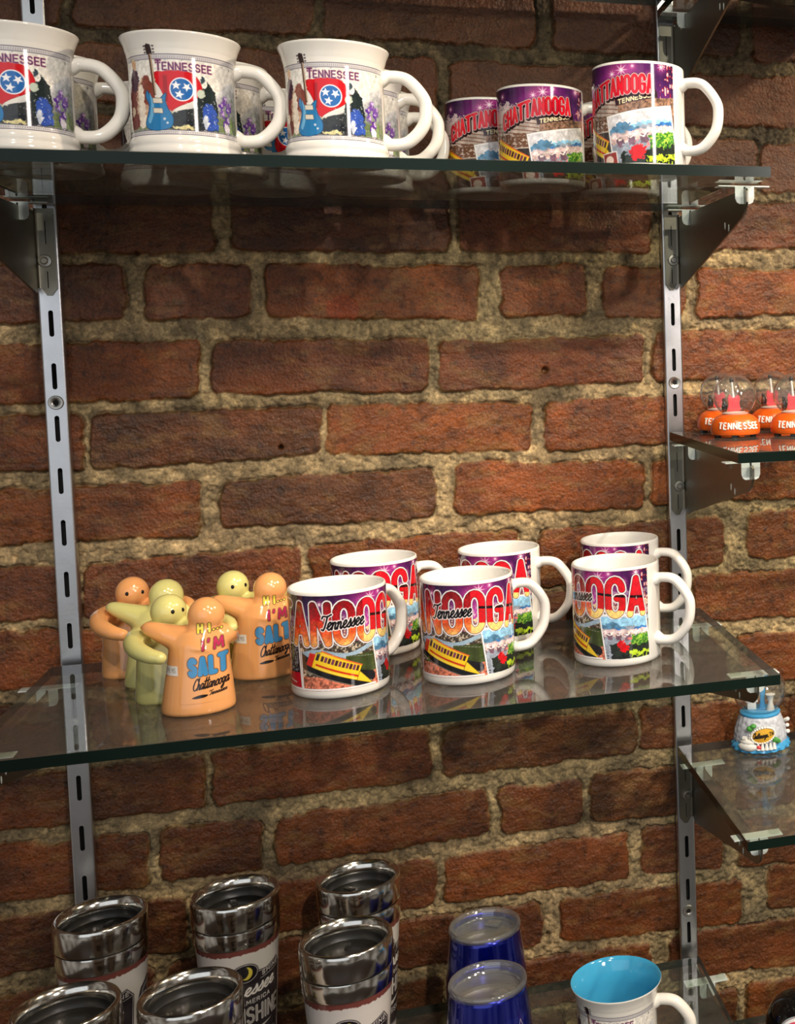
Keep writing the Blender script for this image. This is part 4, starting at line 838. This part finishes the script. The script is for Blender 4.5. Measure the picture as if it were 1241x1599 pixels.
def shaker_pair(label_a, label_b, loc, rz, A, B, word, wcol, hicol, imcol, eyes=(-.55, .35)):
    """front figure shows its lettered back, the other hugs it from behind"""
    grp = 'hugging salt and pepper shakers'
    t = thing('hugging_shaker', label_a, 'salt and pepper shaker', loc, rz, grp)
    def fa(bm):
        fig(bm)
        stub(bm, [(-4, 0, 56), (-14, 1, 62), (-25, 3, 67), (-35, 7, 71), (-39, 11, 70.5)], 15, 3.6)
        stub(bm, [(8, 0, 52), (17, 1, 59), (23, 4, 61), (26, 12, 58)], 14, 7)
    body = remeshed('shaker_body', fa, A, t)
    M = Matrix(); bv = BVHTree.FromPolygons([v.co.copy() for v in body.data.vertices], [tuple(p.vertices) for p in body.data.polygons])
    def cast(X, Z, off):
        X = X.copy(); Y = np.zeros(X.shape)
        for i in range(X.shape[0]):
            c0 = int(np.argmin(abs(X[i]-3))); 
            for rng in (range(c0, X.shape[1]), range(c0, -1, -1)):
                ly, lx = -20., X[i, c0]
                for j in rng:
                    h = bv.ray_cast(Vector((X[i, j], -90, Z[i, j]))*MM, Vector((0, 1, 0)))
                    if h[0] is not None and h[0].y/MM < 2: ly, lx = h[0].y/MM, X[i, j]
                    X[i, j] = lx; Y[i, j] = ly-off
        return X, Y, Z
    def fn(U, V): return cast(U+2., V, .22)
    bgc = (234, 166, 104) if A is M_orange else (214, 208, 132)
    a = Art(-14, 23.5, 11, 76, 3.4, bg=bgc); K = (34, 24, 22)
    def lt(s, u, v, h, tot, w_, col, gap=.4, base=None): a.text(s, u, v, h, 1, ((w_+1.2, K), (w_+.7, bgc), (w_+.3, K), (w_, col)), gap, total=tot, base=base)
    lt('HI', 1.5, 68, 6.2, 8.6, 1.9, hicol, 1.0)
    for k in range(3): a.ell(13+k*2.8, 68.9, 1.3, 1.3, K); a.ell(13+k*2.8, 68.9, .8, .8, hicol)
    lt("I'M", 4.5, 54, 8, 15, 1.7, imcol, .5)
    lt(word, -5.5, 34, 12.5, 26.5, 3.9 if len(word) < 5 else 2.4, wcol, .62 if len(word) < 5 else .36, lambda t_: (1.5*t_, 1))
    a.text('Chattanooga', -4, 21.5, 9, 1, ((1.0, K),), font='scr', total=26.5, slant=.2, base=lambda t_: (t_*3, 1))
    a.text('Tennessee', 8, 16.5, 3.6, 1, ((.6, K),), font='scr', total=13, slant=.2, base=lambda t_: (t_*1.5, 1))
    a.poly([(-5, 15.6), (1, 17.6), (7, 17.2), (5, 15.4), (-2, 14.8)], K, smooth=True)
    art_patch('printed_lettering', a, fn, ART.setdefault('shk', attr_mat('lettered_glaze', .1, .5, .6)), t)
    tg = Art(0, 11, 0, 8, 3, bg=(232, 228, 220)); tg.text('19.95', 2, 2.4, 3.4, 1, ((.7, (176, 172, 168)),), .3, total=7)
    def fn2(U, V): return cast(U-24.+.0*V, V+34, .35)
    art_patch('price_sticker', tg, fn2, ART['shk'], t)
    # the hugging partner
    t2 = thing('hugging_shaker', label_b, 'salt and pepper shaker', loc, rz, grp)
    def fb(bm):
        b2 = bmesh.new(); fig(b2, 1, False); bmesh.ops.rotate(b2, verts=b2.verts[:], cent=(0, 0, 0), matrix=Matrix.Rotation(-.1, 3, 'Y'))
        me = bpy.data.meshes.new('t'); bmesh.ops.translate(b2, verts=b2.verts[:], vec=Vector((-24.5, 50, .4))*MM); b2.to_mesh(me); b2.free(); bm.from_mesh(me); bpy.data.meshes.remove(me)
        ellipsoid(bm, (-23, 38, 78), (14.4, 14, 15), 40, 28); tube(bm, [(-24.5, 49, 54), (-24, 44, 63), (-23, 40, 71)], [20, 16, 12.4], 24)
        stub(bm, [(-26, 46, 56), (-40, 32, 60), (-47, 14, 60), (-44, -4, 57), (-34, -18, 54), (-25, -23.5, 52)], 12, 5.4)
        stub(bm, [(-20, 40, 58), (-2, 31, 64), (14, 24, 68), (25, 14, 68), (28.5, 3, 66)], 11, 4.6)
    b_ = remeshed('shaker_body', fb, B, t2)
    for q in eyes:
        bm = bmesh.new(); ellipsoid(bm, (-23+13.6*math.sin(q), 38-13.1*math.cos(q), 79.5), (1.7, 1.5, 2.0), 16, 10); fin('eye', bm, M_black, t2)
    return t, t2
Yl, Bl, Mg, Rd = (232, 214, 84), (64, 140, 196), (186, 48, 92), (206, 30, 50)
shaker_pair('orange salt shaker lettered SALT at the front of the middle shelf', 'pale yellow shaker hugging the front orange SALT shaker from behind', (143, -219, ZM), .06, M_orange, M_yellow, 'SALT', Bl, Yl, Mg, (.33, 1.0))
shaker_pair('pale yellow shaker with blue HI lettering at the far left behind the front pair', 'orange shaker hugging the yellow PEPPER shaker, head showing at the far left', (97, -117, ZM), .06, M_yellow, M_orange, 'PEPPER', Rd, Bl, Mg, (-.2, .75))
shaker_pair('orange salt shaker lettered SALT beside the leftmost purple mug on the middle shelf', 'pale yellow shaker hugging the orange SALT shaker beside the purple mugs', (185, -122, ZM), .1, M_orange, M_yellow, 'SALT', Bl, Yl, Mg, (0, .9))

# ------------------------------------------------------------------ snow globes at the right
def tenn_globe(label, loc, rz):
    t = thing('snow_globe', label, 'snow globe', loc, rz, 'orange snow globes on the right shelf')
    pf = [(0, 2.4), (22, 2.4), (25, 3), (26, 5.5), (25.6, 12), (23.5, 17.5), (20, 21), (15.5, 23.4), (0, 23.6)]
    bm = bmesh.new(); lathe(bm, pf, 64); base = fin('orange_base', bm, M_gorange, t, angle=50)
    for k in range(6):
        q = k*PI/3+.3; bm = bmesh.new(); box(bm, -3, 3, -1.6, 1.6, 0, 3.2, .3)
        bmesh.ops.rotate(bm, verts=bm.verts[:], cent=(0, 0, 0), matrix=Matrix.Rotation(q+PI/2, 3, 'Z')); bmesh.ops.translate(bm, verts=bm.verts[:], vec=Vector((21.5*math.cos(q), 21.5*math.sin(q), 0))*MM)
        fin('black_foot', bm, M_blackplastic, t, smooth=False)
    rf = interp_prof([(26, 5.5), (25.6, 12), (23.5, 17.5), (20, 21)])
    segs = text_segs('TENNESSEE', -22.5, 9.3, 6.2, 1, .34, 'caps', 0, None, 45)
    bm = bmesh.new()
    for (x0, z0, x1, z1) in segs:
        P = []
        for k in range(3):
            u, v = x0+(x1-x0)*k/2, z0+(z1-z0)*k/2; th = -PI/2+u/25.4; r = rf(v)+.15; P.append((r*math.cos(th), r*math.sin(th), v))
        if (Vector(P[0])-Vector(P[2])).length > .05: tube(bm, P, .85, 8, nrm=(.01, .02, 1) if abs(z1-z0) < .1 else (0, 1, 0))
    fin('raised_lettering', bm, M_whiter, base)
    bm = bmesh.new(); ellipsoid(bm, (0, 0, 42.5), (22.4, 22.4, 22.4), 56, 32); fin('glass_ball', bm, M_globe, t)
    bm = bmesh.new(); tube(bm, [(-1, 0, 36), (-3, 0, 57)], [1.4, 1.2], 10); g = fin('guitar_neck', bm, M_whiter, t)
    bm = bmesh.new(); ellipsoid(bm, (-3.2, 0, 58.5), (2.3, 1.4, 2.8), 16, 10); fin('guitar_head', bm, M_blackplastic, t)
    bm = bmesh.new(); pts = [(3.6+p[0], p[1]) for p in []] 
    sh = crom([(p[0]*1.25, 25+(p[1]-22)*1.2, 0) for p in [(-6, 24), (-5.4, 29), (-6, 34), (-4.6, 38), (-3, 35.6), (0, 35), (2.6, 37.4), (4.4, 34), (3.4, 29), (5, 24.6), (0, 22.6)]], 5, True)
    prism(bm, [(p[0], p[1]) for p in sh], 'Y', -1.4, 1.4, .4); fin('guitar_body', bm, M_pink, t)
    bm = bmesh.new(); ellipsoid(bm, (-10.5, 3, 31), (3, 2.4, 6.5)); ellipsoid(bm, (-11, 3, 38), (1.9, 1.8, 2.2)); ellipsoid(bm, (7, 3, 27), (3, 2, 4)); fin('dark_figurine', bm, M_blackplastic, t)
    bm = bmesh.new(); lathe(bm, [(0, 23.2), (13, 23.4), (14, 24.6), (11, 25.8), (0, 26.4)], 30); fin('snow_bed', bm, M_whiter, t)
    return t
tg_ = tenn_globe('orange-based snow globe with red guitar, frontmost at the left end of its shelf', (650, -110, Z1), D(va(650, -110)+90+10))
for x, y, lb in [(655, -34, 'orange-based snow globe behind the frontmost left one, nearest the standard'), (711, -124, 'orange-based snow globe cut by the right edge, front row'), (716, -36, 'orange-based snow globe behind the one cut by the right edge')]:
    dup(tg_, (x, y, Z1), D(va(x, y)+90+8), lb)
def chat_globe(label, loc, rz):
    t = thing('snow_globe', label, 'snow globe', loc, rz, 'blue sculpted snow globes on the lower right shelf')
    bm = bmesh.new(); lathe(bm, [(0, 0), (31, 0), (33, 1.5), (32.4, 5), (29, 8.6), (0, 9)], 72)
    for v in bm.verts:
        r = math.hypot(v.co.x, v.co.y)
        if r > .02: th = math.atan2(v.co.y, v.co.x); v.co *= 1+.035*math.sin(th*17+v.co.z*900)
    fin('wave_base', bm, M_skyblue, t)
    bm = bmesh.new(); lathe(bm, [(0, 6)]+[(r, z) for r, z in ((28.5, 7), (29, 12), (28.3, 18), (27, 24), (25, 30), (23, 35), (21, 37.5), (0, 37.5))], 90)
    bmesh.ops.subdivide_edges(bm, edges=[e for e in bm.edges if abs(e.verts[0].co.z-e.verts[1].co.z) > 3*MM and math.hypot(e.verts[0].co.x, e.verts[0].co.y) > .015], cuts=3)
    for v in bm.verts:
        r = math.hypot(v.co.x, v.co.y)
        if r > .02: th = math.atan2(v.co.y, v.co.x); v.co.x *= 1+.045*mnoise.noise(v.co*260)+.03*abs(math.sin(th*11)); v.co.y *= 1+.045*mnoise.noise(v.co*260)+.03*abs(math.sin(th*11))
    fin('rock_body', bm, M_rock, t)
    bm = bmesh.new(); lathe(bm, [(20, 37), (22.6, 37.4), (23, 39.4), (21, 41), (0, 41)], 60); fin('water_collar', bm, M_skyblue, t)
    bm = bmesh.new(); ellipsoid(bm, (0, 0, 63), (30, 30, 28.5), 64, 36); fin('glass_ball', bm, M_globe, t)
    # oval sign
    a = Art(-14, 14, -8.5, 8.5, 5, bg=(226, 174, 52)); a.put(np.clip(fbm(a.h, a.w, 20, 4, 3)-.5, 0, 1)*.8, (180, 110, 30)); a.text('Chattanooga', -12, -2.2, 6, 1, ((.95, (30, 22, 14)),), font='scr', total=16.5, slant=.2); a.text(',TN', 5.6, -1.6, 4, 1, ((.9, (30, 22, 14)),), .3, total=6)
    def fn(U, V):
        th = np.linspace(0, 1, 1)
        k = np.minimum(1, 1/np.maximum(1e-6, np.hypot(U/14, V/8.5))); k = np.where(np.hypot(U/14, V/8.5) > 1, k, 1); U2, V2 = U*k, V*k
        th = -PI/2+.1+U2/33; r = 33.2-np.hypot(U2/14, V2/8.5)**2*.9; return r*np.cos(th), r*np.sin(th), V2+21+.12*U2
    art_patch('oval_sign', a, fn, ART.setdefault('sgn', attr_mat('painted_resin', .35)), t)
    bm = bmesh.new()
    for k in range(30):
        th = -PI/2+.1+math.cos(2*PI*k/30)*14/33; z = 21+math.sin(2*PI*k/30)*8.5; ellipsoid(bm, (31.6*math.cos(th), 31.6*math.sin(th), z+.12*math.cos(2*PI*k/30)*14), (1.7, 2, 1.3), 8, 6)
    fin('sign_backing', bm, M_whiter, t)
    for (u, z, r_) in ((-15, 28, 4), (-11, 31, 3.4), (14.5, 14, 4), (18, 12, 3.2)):
        th = -PI/2+.1+u/31; bm = bmesh.new(); ellipsoid(bm, (30.6*math.cos(th), 30.6*math.sin(th), z), (r_, 2.6, r_*.8), 14, 9); fin('foliage', bm, M_green, t)
    bm = bmesh.new()
    for k in range(5): th = -PI/2+.12+k*.14-.2; tube(bm, [(33*math.cos(th), 33*math.sin(th), 5), (32*math.cos(th), 32*math.sin(th), 12)], [2.4, 1.2], 8)
    fin('wave_crest', bm, M_whiter, t)
    # paddle boat
    def at(u, r, z): th = -PI/2+u/32; return (r*math.cos(th), r*math.sin(th), z)
    bm = bmesh.new()
    tube(bm, [at(u, 31.5, 7.5) for u in (-27, -22, -16, -10, -4)], [2, 4.4, 5, 4.8, 2.4], 14, flat=(1, .9)); tube(bm, [at(u, 31.3, 12.5) for u in (-24, -18, -12, -7)], [1.5, 3.4, 3.4, 2], 12)
    tube(bm, [at(u, 31.2, 16.4) for u in (-21, -16)], [2.6, 2.6], 8); 
    boat = fin('paddle_boat', bm, M_whiter, t)
    for u in (-12.5, -9.5, -6): bm = bmesh.new(); tube(bm, [at(u, 31.5, 13), at(u, 31.5, 22)], 1, 8); fin('funnel', bm, M_whiter, boat)
    bm = bmesh.new(); ellipsoid(bm, at(-2, 33, 8), (2.6, 2, 2.6), 12, 8); fin('paddle_wheel', bm, M_pink, boat)
    # little scene inside
    bm = bmesh.new(); lathe(bm, [(5, 40), (4.2, 44), (2.6, 50), (3.4, 56), (5.6, 59), (0, 60)], 20, 12, -4); fin('inner_pedestal', bm, M_whiter, t)
    bm = bmesh.new(); lathe(bm, [(4, 40), (2.6, 52), (3.6, 62), (2.6, 70), (3.2, 74), (0, 77)], 16, 3, 4); ellipsoid(bm, (7, 6, 74), (4, 2, 5)); fin('inner_figurine', bm, M_skyblue, t)
    bm = bmesh.new(); box(bm, -14, -4, -2, 6, 41, 50, .6); prism(bm, [(-16, 50), (-9, 57), (-2, 50)], 'Y', -3, 7); fin('inner_house', bm, M_whiter, t)
    for (th, z) in ((.1, 28), (.2, 20), (-.1, 16), (.4, 24)):
        bm = bmesh.new(); ellipsoid(bm, (31*math.cos(th), 31*math.sin(th), z), (2.6, 2.6, 2.4), 12, 8); fin('rock_knob', bm, M_whiter, t)
    return t
cg = chat_globe('sculpted snow globe with blue waves, white paddle boat and yellow oval sign', (690, -44, Z2), D(va(690, -44)+90))
dup(cg, (772, -52, Z2), D(va(772, -52)+90+60), 'sculpted snow globe whose edge just shows at the right margin of the lower shelf')

# glossy black ball ornament, bottom right
t = thing('ball_ornament', 'glossy black ball ornament with pink and white emblem at the bottom right corner', 'ornament', (692, -150, Z4), D(va(692, -150)+90))
bm = bmesh.new(); lathe(bm, [(0, 0), (20, 0), (21, 2), (18, 8), (12, 12), (0, 12)], 40); fin('stand', bm, M_black, t)
RB = 34; ZBALL = 66
bm = bmesh.new(); lathe(bm, [(0, 10), (10, 10), (9, ZBALL-RB+4), (0, ZBALL-RB+5)], 30); ellipsoid(bm, (0, 0, ZBALL), (RB, RB, RB), 64, 40); fin('black_ball', bm, M_black, t)
a = Art(-22, 22, -22, 22, 3.5, bg=(205, 60, 90)); q = np.hypot(a.U, a.V); a.put(a.al(18-q), (236, 236, 238)); a.put(a.al(20.5-q), (150, 150, 156)); a.text('TN', -8, -6, 12, 1, ((3.4, (240, 238, 240)),), .35, total=15)
def fnb(U, V):
    q = np.hypot(U, V); k = np.where(q > 22, 22/np.maximum(q, 1e-6), 1); U, V = U*k, V*k
    return U, -np.sqrt((RB+.2)**2-U**2-V**2), V+ZBALL
art_patch('round_emblem', a, fnb, ART['sgn'], t)
